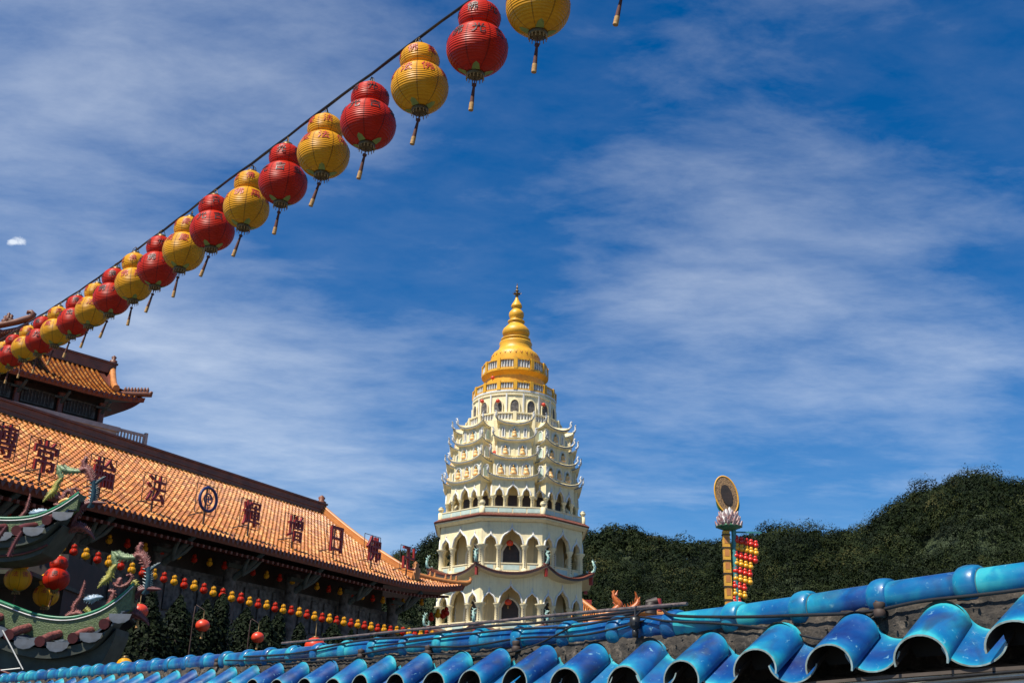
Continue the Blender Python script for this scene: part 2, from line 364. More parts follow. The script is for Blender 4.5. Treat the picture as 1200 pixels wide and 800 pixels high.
def blue_mat():
    M_ = bpy.data.materials.new('blue glazed tile'); M_.use_nodes = True
    t = M_.node_tree; ns = t.nodes; lk = t.links; b = ns['Principled BSDF']
    b.inputs['Roughness'].default_value = 0.24; b.inputs['Coat Weight'].default_value = 0.28; b.inputs['Coat Roughness'].default_value = 0.05
    tcn = ns.new('ShaderNodeTexCoord'); oi = ns.new('ShaderNodeObjectInfo')
    sc = ns.new('ShaderNodeVectorMath'); sc.operation = 'SCALE'; sc.inputs[0].default_value = (37, 53, 71); lk.new(oi.outputs['Random'], sc.inputs['Scale'])
    ad = ns.new('ShaderNodeVectorMath'); lk.new(tcn.outputs['Object'], ad.inputs[0]); lk.new(sc.outputs[0], ad.inputs[1])
    def nz(scale, det=5, st=(1, 1, 1), dist=0.3):
        mp = ns.new('ShaderNodeMapping'); mp.inputs['Scale'].default_value = st; lk.new(ad.outputs[0], mp.inputs[0])
        n_ = ns.new('ShaderNodeTexNoise'); n_.inputs['Scale'].default_value = scale; n_.inputs['Detail'].default_value = det; n_.inputs['Distortion'].default_value = dist
        lk.new(mp.outputs[0], n_.inputs[0]); return n_.outputs['Fac']
    at = ns.new('ShaderNodeAttribute'); at.attribute_name = 'tint'
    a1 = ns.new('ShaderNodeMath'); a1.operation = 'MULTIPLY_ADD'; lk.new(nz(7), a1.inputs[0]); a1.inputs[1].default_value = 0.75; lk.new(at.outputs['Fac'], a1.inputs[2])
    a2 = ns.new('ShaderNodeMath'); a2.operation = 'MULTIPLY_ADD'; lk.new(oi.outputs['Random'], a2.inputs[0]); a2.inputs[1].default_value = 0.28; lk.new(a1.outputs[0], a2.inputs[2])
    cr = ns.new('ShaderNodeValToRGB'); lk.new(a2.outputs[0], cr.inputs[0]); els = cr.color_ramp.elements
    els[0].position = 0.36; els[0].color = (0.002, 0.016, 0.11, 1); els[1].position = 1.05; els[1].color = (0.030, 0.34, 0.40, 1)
    for p_, c_ in ((0.55, (0.002, 0.048, 0.20)), (0.75, (0.003, 0.115, 0.28)), (0.92, (0.008, 0.22, 0.34))):
        els.new(p_).color = (*c_, 1)
    n3 = nz(34, 8, (1, 1, 1), 0.8)
    r3 = ns.new('ShaderNodeMapRange'); r3.inputs[1].default_value = 0.64; r3.inputs[2].default_value = 0.72; r3.inputs[4].default_value = 0.55; lk.new(n3, r3.inputs[0])
    m3 = ns.new('ShaderNodeMix'); m3.data_type = 'RGBA'; lk.new(r3.outputs[0], m3.inputs[0]); lk.new(cr.outputs[0], m3.inputs[6]); m3.inputs[7].default_value = (0.20, 0.42, 0.50, 1)
    n5 = nz(5, 8, (1, 1, 1), 0.9)
    r5 = ns.new('ShaderNodeMapRange'); r5.inputs[1].default_value = 0.54; r5.inputs[2].default_value = 0.74; r5.inputs[4].default_value = 0.75; lk.new(n5, r5.inputs[0])
    m5 = ns.new('ShaderNodeMix'); m5.data_type = 'RGBA'; lk.new(r5.outputs[0], m5.inputs[0]); lk.new(m3.outputs[2], m5.inputs[6]); m5.inputs[7].default_value = (0.018, 0.035, 0.06, 1)
    lk.new(m5.outputs[2], b.inputs['Base Color'])
    bp = ns.new('ShaderNodeBump'); bp.inputs['Strength'].default_value = 0.12; bp.inputs['Distance'].default_value = 0.010
    lk.new(nz(16, 6), bp.inputs['Height']); lk.new(bp.outputs[0], b.inputs['Normal'])
    lk.new(bp.outputs[0], b.inputs['Coat Normal'])
    rr = ns.new('ShaderNodeMapRange'); rr.inputs[3].default_value = 0.14; rr.inputs[4].default_value = 0.62; lk.new(nz(12, 8), rr.inputs[0]); lk.new(rr.outputs[0], b.inputs['Roughness'])
    return M_
K['blue'] = blue_mat()

# ------------------------------------------------------------------ ground, hills, forest
g = MB(); g.grid(lambda u, v: (-3000 + 6000 * u, -3000 + 6000 * v, 0), 8, 8)
tag(g.build('ground', K['concrete']), kind='structure')

near_prof = [(-400, 800), (300, 800), (560, 730), (690, 668), (780, 655), (850, 645), (930, 627), (985, 613), (1010, 600), (1060, 582), (1095, 570), (1130, 560), (1165, 556), (1200, 555), (1300, 545), (1500, 520), (1900, 560)]
far_prof = [(-1200, 700), (0, 690), (300, 655), (455, 645), (505, 636), (560, 632), (600, 628), (680, 624), (720, 622), (760, 627), (800, 630), (850, 626), (900, 620), (940, 627), (1000, 625), (1100, 640), (1400, 650), (1900, 660)]
def prof_table(prof):
    az, el = [], []
    for px, py in prof:
        d = ray(px, py); az.append(atan2(d.x, d.y)); el.append(d.z / hypot(d.x, d.y))
    return np.array(az), np.array(el)
class Hill:
    def __init__(s, prof, d0, d1, crown):
        s.az, s.el = prof_table(prof); s.d0, s.d1, s.crown = d0, d1, crown
    def h(s, az, d):
        top = np.maximum(np.interp(az, s.az, s.el) * s.d1 + EYE.z - s.crown, 2.0)
        u = np.clip((d - s.d0) / (s.d1 - s.d0), 0, 1.35)
        rise = np.where(u <= 1, 0.25 * u + 0.75 * (u * u * (3 - 2 * u)) , 1 - (u - 1) ** 2 * 3.0)
        n = np.sin(az * 37 + d * 0.013) * 1.6 + np.sin(az * 71 - d * 0.029 + 1.3) * 1.2
        n = n + (np.sin(az * 44 + d * .021 + 1) * 6.5 + np.sin(az * 83 - d * .017) * 4.0 + np.sin(d * .06 + az * 23) * 2.5) * np.clip(1.05 - u, 0, 1) ** .7 * s.d1 / 470
        return top * rise + n * np.clip(u * 2, 0, 1)
hills = [Hill(near_prof, 190, 470, 12.0), Hill(far_prof, 420, 760, 12.0)]
for H in hills:
    b = MB()
    def fn(u, v, H=H):
        az = -0.75 + 1.75 * u; d = H.d0 + (H.d1 - H.d0) * 1.35 * v
        z = float(H.h(np.array(az), np.array(d))) - (3 if v == 0 else 0)
        return (d * sin(az), d * cos(az), z - 1.0)
    b.grid(fn, 120, 40)
    tag(b.build('hill', K['hill']), kind='structure')

def cards(centres, radii, ncard, size, flat=0.8, tintbase=None, up=0.35):
    """quads spread through ellipsoid crowns: returns (verts, tint)"""
    n = len(centres)
    dirs = rng.normal(size=(n, ncard, 3)); dirs /= np.linalg.norm(dirs, axis=2, keepdims=True)
    dirs[..., 2] = np.where(dirs[..., 2] < -0.35, -dirs[..., 2], dirs[..., 2])
    lump = 1 + 0.28 * np.sin(dirs[..., 0] * 5 + rng.uniform(0, 6, (n, 1))) * np.cos(dirs[..., 1] * 5 + rng.uniform(0, 6, (n, 1)))
    rad = radii[:, None] * lump * rng.uniform(0.82, 1.04, (n, ncard))
    P = centres[:, None, :] + dirs * rad[..., None] * np.array([1, 1, flat])
    nrm = dirs + rng.normal(size=dirs.shape) * 0.16; nrm[..., 2] += up * .5
    nrm /= np.linalg.norm(nrm, axis=2, keepdims=True)
    t = np.cross(nrm, rng.normal(size=nrm.shape)); t /= np.linalg.norm(t, axis=2, keepdims=True); b = np.cross(nrm, t)
    sz = size * rng.uniform(0.6, 1.25, (n, ncard, 1)) * (np.linalg.norm(centres[:, :2], axis=1) / 470.0)[:, None, None]; sz2 = sz * rng.uniform(0.5, 0.9, (n, ncard, 1))
    q = np.stack([P - t * sz, P - b * sz2, P + t * sz, P + b * sz2], axis=2)
    tb = rng.uniform(0, 1, n) if tintbase is None else tintbase
    tint = np.clip(tb[:, None] * 0.92 + rng.uniform(-0.04, 0.10, (n, ncard)), 0, 1)
    return q.reshape(-1, 3), tint.reshape(-1)
def card_mesh(name, verts, tint, material, parent=None):
    nq = len(verts) // 4
    me = bpy.data.meshes.new(name)
    me.vertices.add(nq * 4); me.vertices.foreach_set('co', verts.astype(np.float32).ravel())
    me.loops.add(nq * 4); me.loops.foreach_set('vertex_index', np.arange(nq * 4, dtype=np.int32))
    me.polygons.add(nq); me.polygons.foreach_set('loop_start', np.arange(0, nq * 4, 4, dtype=np.int32))
    me.update(calc_edges=True)
    at = me.attributes.new('tint', 'FLOAT', 'FACE'); at.data.foreach_set('value', tint.astype(np.float32))
    me.materials.append(material)
    o = bpy.data.objects.new(name, me); col.objects.link(o)
    if parent is not None: o.parent = parent
    return o
FV, FT = [], []
for H, cnt, nc, rr_, sz in ((hills[0], 4200, 330, (1.9, 5.6), .36), (hills[1], 4600, 200, (3.0, 7.0), .42)):
    az = rng.uniform(-0.32 if H is hills[1] else -0.05, 0.56, cnt)
    d = H.d0 + (H.d1 * 1.05 - H.d0) * np.sqrt(rng.uniform(0.02, 1, cnt))
    z = H.h(az, d); R_ = rng.uniform(*rr_, cnt) * rng.choice([0.75, 1, 1.25], cnt)
    keep = z > 4
    c = np.stack([d * np.sin(az), d * np.cos(az), z + R_ * 0.5 + rng.beta(1.2, 3.0, cnt) * 9.0 - 1.5], 1)[keep]
    a_, t_ = cards(c, R_[keep], nc, sz, 0.85, tintbase=np.clip(.80 * rng.beta(1.0, 2.2, keep.sum()) + .14 + .16 * np.sin(az * 90 + d * .11)[keep] * np.cos(d * .17 - az * 61)[keep] + .12 * np.sin(az * 41 - d * .05)[keep], 0, 1))
    FV.append(a_); FT.append(t_)
tag(card_mesh('forest', np.concatenate(FV), np.concatenate(FT), K['forest']), 'dark green forest covering the hills behind the white tower', 'forest', kind='stuff')

# ------------------------------------------------------------------ pagoda
PD = 102.0
pag = empty('pagoda', (at_y(598.5, 640, PD).x, PD, 0), radians(0.6))
tag(pag, 'tall cream octagonal pagoda with arcades, stacked bays and golden yellow dome', 'pagoda')
T8 = math.tan(pi / 8)
def zf(py, rad): return z_at(py, PD - rad)
def facemat(k): return Matrix.Rotation(k * pi / 4, 4, 'Z')   # local: face looks toward -y, x along the face
ARCH = [(0, 1.0), (.06, .90), (.14, .80), (.26, .72), (.38, .67), (.44, .61), (.50, .60), (.62, .56), (.76, .45), (.88, .28), (.94, .12), (1.0, 0.0)]
def arch_h(u):
    return float(np.interp(abs(u), [a for a, _ in ARCH], [h for _, h in ARCH]))
def arcade(width, cols, zcap, apex, ztop, th=0.35):
    """spandrel wall above column capitals; cols: column x positions; apex: arch apex z per opening"""
    b = MB(); tr = MB()
    xs = []; zs = []
    for i in range(len(cols) - 1):
        a, c = cols[i] + 0.16, cols[i + 1] - 0.16
        xs += [cols[i] if i else -width / 2, a]; zs += [zcap, zcap]
        mid, hw = (a + c) / 2, (c - a) / 2
        pts = []
        us = sorted({s * u for u, _ in ARCH for s in (-1, 1)})
        for u in us:
            xs.append(mid + u * hw); zs.append(zcap + arch_h(u) * (apex[i] - zcap)); pts.append((mid + u * hw * 1.05, -0.02, zcap + arch_h(u) * (apex[i] - zcap) + 0.05))
        tr.tube(pts, 0.085, 6, flat=1.3)
        tr.lathe([(0.02, apex[i]), (0.09, apex[i] + .12), (0.05, apex[i] + .22), (0.01, apex[i] + .38)], 6, c=(mid, -0.03))
    xs += [cols[-1] - 0.16, width / 2]; zs += [zcap, zcap]
    n = len(xs)
    f0 = [(x, 0, z) for x, z in zip(xs, zs)]; f1 = [(x, 0, ztop) for x in xs]
    k0 = [(x, th, z) for x, z in zip(xs, zs)]; k1 = [(x, th, ztop) for x in xs]
    vs = f0 + f1 + k0 + k1; fs = []
    for i in range(n - 1):
        fs += [(i, i + 1, n + i + 1, n + i), (2*n + i + 1, 2*n + i, 3*n + i, 3*n + i + 1), (i, 2*n + i, 2*n + i + 1, i + 1)]
    b.add(vs, fs)
    return b, tr
def column_mb(r, z0, z1):
    b = MB(); h = z1 - z0
    b.lathe([(r*1.45, z0), (r*1.45, z0+.12*h*.6), (r*1.1, z0+.1*h), (r, z0+.13*h), (r*.92, z1-.16*h), (r*1.15, z1-.14*h), (r*1.1, z1-.11*h), (r*1.5, z1-.06*h), (r*1.65, z1-.03*h), (r*1.65, z1)], 12)
    for k in range(8):   # studs up the shaft
        zz = z0 + h * (.16 + .085 * k)
        b.box(-.03, .03, -r - .015, -r*.8, zz, zz + h*.04, mi=1)
    return b
def octa(apo, z0, z1, b=None, mi=0):
    b = b or MB(); R_ = apo / cos(pi / 8)
    b.lathe([(R_, z0), (R_, z1)], 8, mi, False, ph=pi / 8); return b
def rel(b): return b

AP = 6.35
lev = {}
lev['A'] = dict(base=zf(737, AP), par=zf(728.5, AP), cap=zf(706.5, AP), ap=zf(683.5, AP), sap=zf(692.5, AP), top=zf(672.5, AP))
lev['B'] = dict(base=zf(669, AP), par=zf(660, AP), cap=zf(638, AP), ap=zf(617, AP), sap=zf(625, AP), top=zf(606, AP))
FACE = 2 * AP * T8
# hidden plinth storeys and floors
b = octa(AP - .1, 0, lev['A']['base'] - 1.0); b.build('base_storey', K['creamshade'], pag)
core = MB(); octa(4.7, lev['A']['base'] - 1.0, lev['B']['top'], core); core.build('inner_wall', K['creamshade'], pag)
for key in 'AB':
    q = lev[key]
    fl = octa(AP + .02, q['base'] - .45, q['base']); fl.build('floor_slab', K['cream'], pag)
    ce = octa(AP - .4, q['top'] - .25, q['top'] - .02); ce.build('ceiling_slab', K['creamshade'], pag)
    inner = [-1.12, 1.12]
    ab, tb = arcade(FACE, [-FACE/2 + .1, -1.12, 1.12, FACE/2 - .1], q['cap'], [q['sap'], q['ap'], q['sap']], q['top'])
    cm_ = column_mb(.21, q['base'], q['cap'])
    cc_ = column_mb(.30, q['base'], q['cap'] + .02)
    pb = MB()
    for x0, x1 in ((-FACE/2 + .3, -1.35), (-.9, .9), (1.35, FACE/2 - .3)):
        pb.box(x0, x1, .05, .25, q['base'], q['par'])
        pb.box(x0 - .02, x1 + .02, .0, .3, q['par'], q['par'] + .09)
        pb.box(x0 + .22, x1 - .22, .03, .06, q['base'] + .14, q['par'] - .12, mi=1)
    # door case on each inner wall; dark panel stands for the opening's shade
    dh = (q['ap'] - q['base'])
    db = MB(); pts = []
    for i in range(21):
        u = -1 + i / 10; pts.append((u * .78, 0, q['base'] + dh * (.50 + .22 * (1 - abs(u) ** 2.2))))
    vs = [(p[0], 0, q['base']) for p in pts] + pts
    db.add(vs, [(i, i + 1, 21 + i + 1, 21 + i) for i in range(20)], mi=0)
    db.tube([(-.82, -.03, q['base'])] + [(p[0]*1.05, -.03, p[2]+.03) for p in pts] + [(.82, -.03, q['base'])], .1, 6, mi=1)
    protos = None
    for k in range(8):
        Mf = facemat(k) @ Matrix.Translation((0, -AP, 0)); Md = facemat(k) @ Matrix.Translation((0, -4.73, 0))
        if k == 0:
            a0 = ab.build('arcade_wall', K['cream'], pag); t0 = tb.build('arch_moulding', K['trim'], a0)
            c0 = cm_.build('column', [K['cream'], K['darktile']], pag); p0 = pb.build('parapet', [K['cream'], K['bluepanel']], pag); d0 = db.build('doorway', [K['doorshade'], K['trim']], pag)
            e0 = cc_.build('column', [K['cream'], K['darktile']], pag)
            a, c, p, d, e = a0, c0, p0, d0, e0
        else:
            a = dup(a0, pag); dup(t0, a); c = dup(c0, pag); p = dup(p0, pag); d = dup(d0, pag); e = dup(e0, pag)
        a.matrix_local = Mf; p.matrix_local = Mf; d.matrix_local = Md
        c.matrix_local = Mf @ Matrix.Translation((-1.12, .17, 0))
        c2 = dup(c0, pag); c2.matrix_local = Mf @ Matrix.Translation((1.12, .17, 0))
        e.matrix_local = facemat(k) @ Matrix.Rotation(pi / 8, 4, 'Z') @ Matrix.Translation((0, -AP / cos(pi/8) + .22, 0))
# sweeping eaves under each arcade storey
def sweep_eave(zmid, lift, a_in, a_out, z_in):
    b = MB()
    for k in range(8):
        b.at(facemat(k))
        def zz(v): return zmid + lift * abs(v) ** 2.3
        nseg = 24
        def top(u, v):
            s = -1 + 2 * u; a = a_in + (a_out - a_in) * v
            ext = 1 + .045 * abs(s) ** 6 * v
            return (s * a * T8 * ext, -a * (1 + .02 * abs(s) ** 6 * v), (z_in + lift * .72 * abs(s)**2.3) * (1 - v) + zz(s) * v)
        b.grid(top, nseg, 4, True, 0)
        b.grid(lambda u, v: (lambda p: (p[0], p[1], p[2] - .24 * v))(top(u, 1)), nseg, 1, True, 0)
        b.grid(lambda u, v: (lambda p: (p[0], p[1], p[2] - .24 - (.35 * (1 - v))))(top(u, v)), nseg, 3, True, 1, flip=True)
        for i in range(44):
            u = (i + .5) / 44; p = top(u, 1)
            b.tube([(p[0], p[1] - .06, p[2] - .02), (p[0], p[1] + .5, p[2] + .10)], .055, 6, 2)
    b.at(Matrix.Identity(4)); return b
AO = 7.25
for key, ymid, ycor in (('A', 742, 731), ('B', 671.5, 660.5)):
    zm = zf(ymid - 1.5, AO); lift = zf(ycor, AO) - zf(ymid, AO)
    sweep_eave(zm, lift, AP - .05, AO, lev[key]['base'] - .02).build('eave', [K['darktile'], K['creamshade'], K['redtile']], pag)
    zc_ = zm + lift
    for k in range(8):
        Mc = facemat(k) @ Matrix.Rotation(pi / 8, 4, 'Z') @ Matrix.Translation((0, -AO / cos(pi/8) * 1.0, zc_))
        if k == 0:
            dr = MB()
            dr.tube([(0, .15, -.05), (0, -.15, .15), (.05, -.22, .5), (-.08, -.1, .85), (.05, .02, 1.05), (.2, -.02, 1.1)], [.12, .14, .12, .10, .08, .04], 7)
            for a in range(7): dr.tube([(0, -.15, .2 + a*.12), (.22*(-1)**a, -.25, .3 + a*.13)], [.05, .015], 5)
            dr.tube([(0, -.05, .7), (.28, -.15, .72)], [.06, .02], 5); dr.tube([(0, -.1, 1.0), (-.2, -.1, 1.2)], [.04, .015], 5)
            D0 = dr.build('corner_dragon', K['teal'], pag)
            rp = MB(); rp.box(-.09, .09, -.02, .3, -1.05, -.1); R0 = rp.build('corner_post', K['red'], pag)
            o, r_ = D0, R0
        else: o, r_ = dup(D0, pag), dup(R0, pag)
        o.matrix_local = Mc; r_.matrix_local = Mc
# straight cornice with tile edging
zc0, zc1 = zf(607, 6.8), zf(600.5, 6.8)
b = MB()
oc = cos(pi/8)
b.lathe([((AP+.02)/oc, lev['B']['top'] - .02), ((AP+.15)/oc, zc0 - .2), (6.75/oc, zc0), (6.85/oc, zc0), (6.85/oc, zc0 + .12)], 8, 1, False, ph=pi/8)
b.lathe([(6.9/oc, zc0 + .122), (6.95/oc, zc0 + .26), (6.45/oc, zc1)], 8, 0, False, ph=pi/8)
for k in range(8):
    b.at(facemat(k))
    for i in range(48):
        x = (-1 + (i + .5) / 24) * 6.9 * T8
        b.tube([(x, -6.99, zc0 + .2), (x, -6.4, zc1 + .05)], .06, 6, 0)
b.at(Matrix.Identity(4)); b.build('cornice', [K['redtile'], K['cream']], pag)
zb = zc1 + .02; zbt = zf(593, 6.5)
octa(6.5, zb - .3, zb).build('terrace_floor', K['cream'], pag)
pb = MB(); w = 6.45 * T8
pb.box(-w + .1, w - .1, -6.45, -6.3, zb, zbt - .08); pb.box(-w - .02, w + .02, -6.5, -6.25, zbt - .08, zbt)
for i in range(4):
    x0 = -w + .25 + i * (2*w - .4) / 4; pb.box(x0, x0 + (2*w - .4)/4 - .12, -6.47, -6.44, zb + .1, zbt - .15, mi=1)
un = MB(); un.lathe([(.24, zb), (.24, zbt), (.12, zbt+.03), (.16, zbt+.12), (.27, zbt+.25), (.27, zbt+.35), (.17, zbt+.42), (.24, zbt+.47), (.05, zbt+.56)], 10)
for k in range(8):
    if k == 0: p0 = pb.build('terrace_parapet', [K['cream'], K['bluepanel']], pag); u0 = un.build('urn', K['cream'], pag); p, u_ = p0, u0
    else: p, u_ = dup(p0, pag), dup(u0, pag)
    p.matrix_local = facemat(k); u_.matrix_local = facemat(k) @ Matrix.Rotation(pi/8, 4, 'Z') @ Matrix.Translation((0, -6.4/oc, 0))
# core behind the bays
zd0 = zf(493, 4.4)
octa(4.55, zb, zd0).build('core_wall', K['cream'], pag)
# stacked bays
def niche_mb(w, h, gable=False):
    b = MB(); pts = [(w/2 * cos(a) , -.03, h*.55 + (h*.45) * sin(a)) for a in np.linspace(pi, 0, 11)]
    if gable: pts = [(p[0], p[1], p[2] + .0) for p in pts]; pts[5] = (0, -.03, h * 1.25)
    n = len(pts)
    b.add([(p[0], -.015, 0) for p in pts] + [(p[0], -.015, p[2]) for p in pts], [(i, i+1, n+i+1, n+i) for i in range(n-1)], mi=1)
    b.tube([(-w/2, -.03, 0)] + pts + [(w/2, -.03, 0)], .06, 6, 0)
    b.box(-w/2 - .08, w/2 + .08, -.16, -.005, -.08, 0, 0)
    return b
def statue_mb(h):
    b = MB()
    b.lathe([(.30*h, 0), (.34*h, .06*h), (.33*h, .16*h), (.24*h, .24*h), (.24*h, .45*h), (.27*h, .55*h), (.22*h, .66*h), (.09*h, .70*h), (.09*h, .73*h)], 10)
    b.lathe([(.09*h, .73*h), (.135*h, .80*h), (.135*h, .90*h), (.09*h, .97*h), (.03*h, 1.02*h)], 8, mi=1)
    return b
ylev = [593, 559.0, 535.5, 514.5, 495.0]
wid = [3.75, 3.40, 3.05, 2.65]; fr = [6.0, 5.8, 5.55, 5.3]
zl = [zb] + [zf(y, f_ + .4) for y, f_ in zip(ylev[1:], fr)]
bayp = None
for k in range(8):
    if bayp is not None:
        c = copy_tree(bayp, pag); c.rotation_euler = (0, 0, k * pi / 4); continue
    bay = empty('bay_tower', (0, 0, 0), 0, pag); bayp = bay
    # arcade level
    h0 = zl[1] - zl[0]; w = wid[0]
    ab, tb = arcade(w, [-w/2 + .16, -.68, .68, w/2 - .16], zl[0] + h0*.52, [zl[0] + h0*.76, zl[0] + h0*.86, zl[0] + h0*.76], zl[1] - .1, .25)
    ab.at(Matrix.Identity(4))
    o = ab.build('arcade_wall', K['cream'], bay); o.location = (0, -fr[0], 0); t_ = tb.build('arch_moulding', K['trim'], bay); t_.location = (0, -fr[0], 0)
    cm_ = column_mb(.17, zl[0], zl[0] + h0*.52); c0 = None
    for x in (-w/2 + .16, -.68, .68, w/2 - .16):
        if c0 is None: c0 = cm_.build('column', [K['cream'], K['darktile']], bay); c = c0
        else: c = dup(c0, bay)
        c.location = (x, -fr[0] + .14, 0)
    for s in (-1, 1):       # side arches of the bay
        sb, st = arcade(1.5, [-.62, .62], zl[0] + h0*.52, [zl[0] + h0*.8], zl[1] - .1, .2)
        o = sb.build('side_arch', K['cream'], bay); o.rotation_euler = (0, 0, s * pi/2); o.location = (s * (w/2 - .01), -fr[0] + .77, 0)
        t2 = st.build('arch_moulding', K['trim'], bay); t2.rotation_euler = o.rotation_euler; t2.location = o.location
    bd = MB(); bd.box(-w/2 + .2, w/2 - .2, -4.62, -4.5, zl[0], zl[1] - .1); bd.box(-w/2+.05, w/2-.05, -fr[0]+.1, -4.5, zl[1]-.2, zl[1]-.1)
    for x in (-1.2, 0, 1.2): bd.box(x - .4, x + .4, -4.66, -4.6, zl[0], zl[0] + h0*.62, mi=1)
    bd.build('back_wall', [K['creamshade'], K['doorshade']], bay)
    for i in range(1, 4):
        w, f_ = wid[i], fr[i]; z0, z1 = zl[i], zl[i+1]
        bb = MB(); bb.box(-w/2, w/2, -f_, -4.2, z0 - .1, z1 - .05); bb.box(-w/2 - .05, w/2 + .05, -f_ - .05, -4.2, z0 + .28, z0 + .36)
        n_ = 4 - i
        xs_ = [-w/2 + w * (j + .5) / n_ for j in range(n_)]
        for j in range(n_ + 1):
            x = -w/2 + w * j / n_
            bb.box(max(x - .08, -w/2 - .04), min(x + .08, w/2 + .04), -f_ - .04, -f_ + .1, z0 + .36, z1 - .2)
        bb.build('bay_wall', K['cream'], bay)
        hn = (z1 - z0) * .55; wn = .72 if i < 3 else .9
        for x in xs_:
            o = niche_mb(wn, hn, i == 3).build('niche', [K['trim'], K['bluepanel']], bay); o.location = (x, -f_ - .005, z0 + .42)
            s_ = statue_mb(hn * .82).build('statue', [K['orange'], K['finial']], bay); s_.location = (x, -f_ - .08, z0 + .43)
        if i == 3:
            for s in (-1, 1):
                o = niche_mb(.22, hn, False).build('side_window', [K['trim'], K['greyedge']], bay); o.location = (s * .98, -f_ - .005, z0 + .42)
        for s in (-1, 1):
            o = niche_mb(.55, hn).build('side_window', [K['trim'], K['bluepanel']], bay); o.rotation_euler = (0, 0, s * pi/2); o.location = (s * (w/2 + .005), -f_ + .55, z0 + .42)
    for i in range(4):
        w = wid[i] / 2 + .22; f_ = fr[i] + .32; zt = zl[i + 1]
        w2 = (wid[i+1] / 2) if i < 3 else 1.0; f2 = fr[i+1] if i < 3 else 4.3
        lift = .42; rise = .20 if i < 3 else .75
        eb = MB()
        def outer(u):    # path round three sides, s in [0,3]
            if u < 1: return (-w, -4.4 + (-f_ + 4.4) * u, u ** 3)
            if u < 2: return (-w + 2 * w * (u - 1), -f_, abs(2 * (u - 1) - 1) ** 2.8)
            return (w, -f_ + (f_ - 4.4) * (u - 2), (3 - u) ** 3)
        def innr(u):
            if u < 1: return (-w2, -4.4 + (-f2 + 4.4) * u)
            if u < 2: return (-w2 + 2 * w2 * (u - 1), -f2)
            return (w2, -f2 + (f2 - 4.4) * (u - 2))
        def top(u, v):
            a = outer(3 * u); c = innr(3 * u)
            e = 1 + .06 * a[2] * v
            return ((c[0] + (a[0] - c[0]) * v) * e, c[1] + (a[1] - c[1]) * v - .08 * a[2] * v, zt + rise * (1 - v) ** 1.4 + lift * a[2] * v * v)
        eb.grid(top, 30, 5, True, 0, flip=True)
        eb.grid(lambda u, v: (lambda p: (p[0], p[1], p[2] - .11 * v))(top(u, 1)), 30, 1, True, 1, flip=True)
        eb.grid(lambda u, v: (lambda p: (p[0], p[1], p[2] - .11 - .12 * (1 - v) - rise * (1-v)**1.4))(top(u, v)), 30, 3, True, 2)
        for q_ in range(26):
            u = 1/3 + (q_ + .5) / 78; p = top(u, 1); p2 = top(u, .3)
            eb.tube([(p[0], p[1] - .02, p[2] + .015), p2], .035, 5, 0)
        er = eb.build('bay_eave', [K['cream'], K['greyedge'], K['cream']], bay)
        for s in (-1, 1):
            dg = MB()
            dg.tube([(0, .2, .02), (s*.05, -.05, .12), (s*.14, -.12, .35), (s*.02, -.06, .6), (s*.10, -.1, .8), (s*.28, -.14, .82)], [.09, .12, .10, .09, .08, .04], 7)
            dg.tube([(s*.05, -.05, .5), (s*.3, -.15, .55)], [.06, .02], 5); dg.tube([(0, 0, .3), (s*-.18, -.1, .48)], [.06, .02], 5)
            o = dg.build('eave_dragon', K['white'], bay); o.location = top(1/3 if s < 0 else 2/3, 1); o.scale = (.8, .8, .8)
# drum with niches
def ring16(prof, b, mi=0, seg=32): b.lathe(prof, seg, mi, False)
zdt = zf(459.5, 3.7)
b = MB(); b.lathe([(4.75, zd0 - .5), (4.75, zd0 - .1), (4.6, zd0)], 8, 0, False, ph=pi/8); b.build('drum_terrace', K['cream'], pag)
b = MB(); b.lathe([(3.95, zd0), (3.95, zdt - .35), (4.05, zdt - .3), (4.05, zdt - .15), (3.92, zdt - .1), (3.92, zdt)], 32, 0, False); b.build('drum', K['cream'], pag)
hd = (zdt - zd0) * .62
for k in range(16):
    M16 = Matrix.Rotation(k * pi / 8, 4, 'Z') @ Matrix.Translation((0, -3.94, zd0 + .35))
    if k == 0:
        nb = MB(); pts = [(.42 * cos(a), 0, hd*.66 + .34*hd * sin(a)) for a in np.linspace(pi, 0, 11)]
        # flat arched panel, dark tone standing for the shade of a recess
        n = 11
        nb.add([(p[0], -.06, 0) for p in pts] + [(p[0], -.06, p[2]) for p in pts], [(i, i+1, n+i+1, n+i) for i in range(n-1)], mi=1)
        nb.tube([(-.44, -.06, 0)] + [(p[0]*1.05, -.06, p[2]+.03) for p in pts] + [(.44, -.06, 0)], .07, 6, 0)
        n0 = nb.build('drum_niche', [K['cream'], K['stone']], pag); o = n0
        pl = MB(); pl.box(-.07, .07, -.14, .05, -.3, zdt - zd0 - .5); pl0 = pl.build('pilaster', K['trim'], pag); p_ = pl0
    else: o = dup(n0, pag); p_ = dup(pl0, pag)
    o.matrix_local = M16; p_.matrix_local = Matrix.Rotation(k * pi/8 + pi/16, 4, 'Z') @ Matrix.Translation((0, -3.92, zd0 + .35))
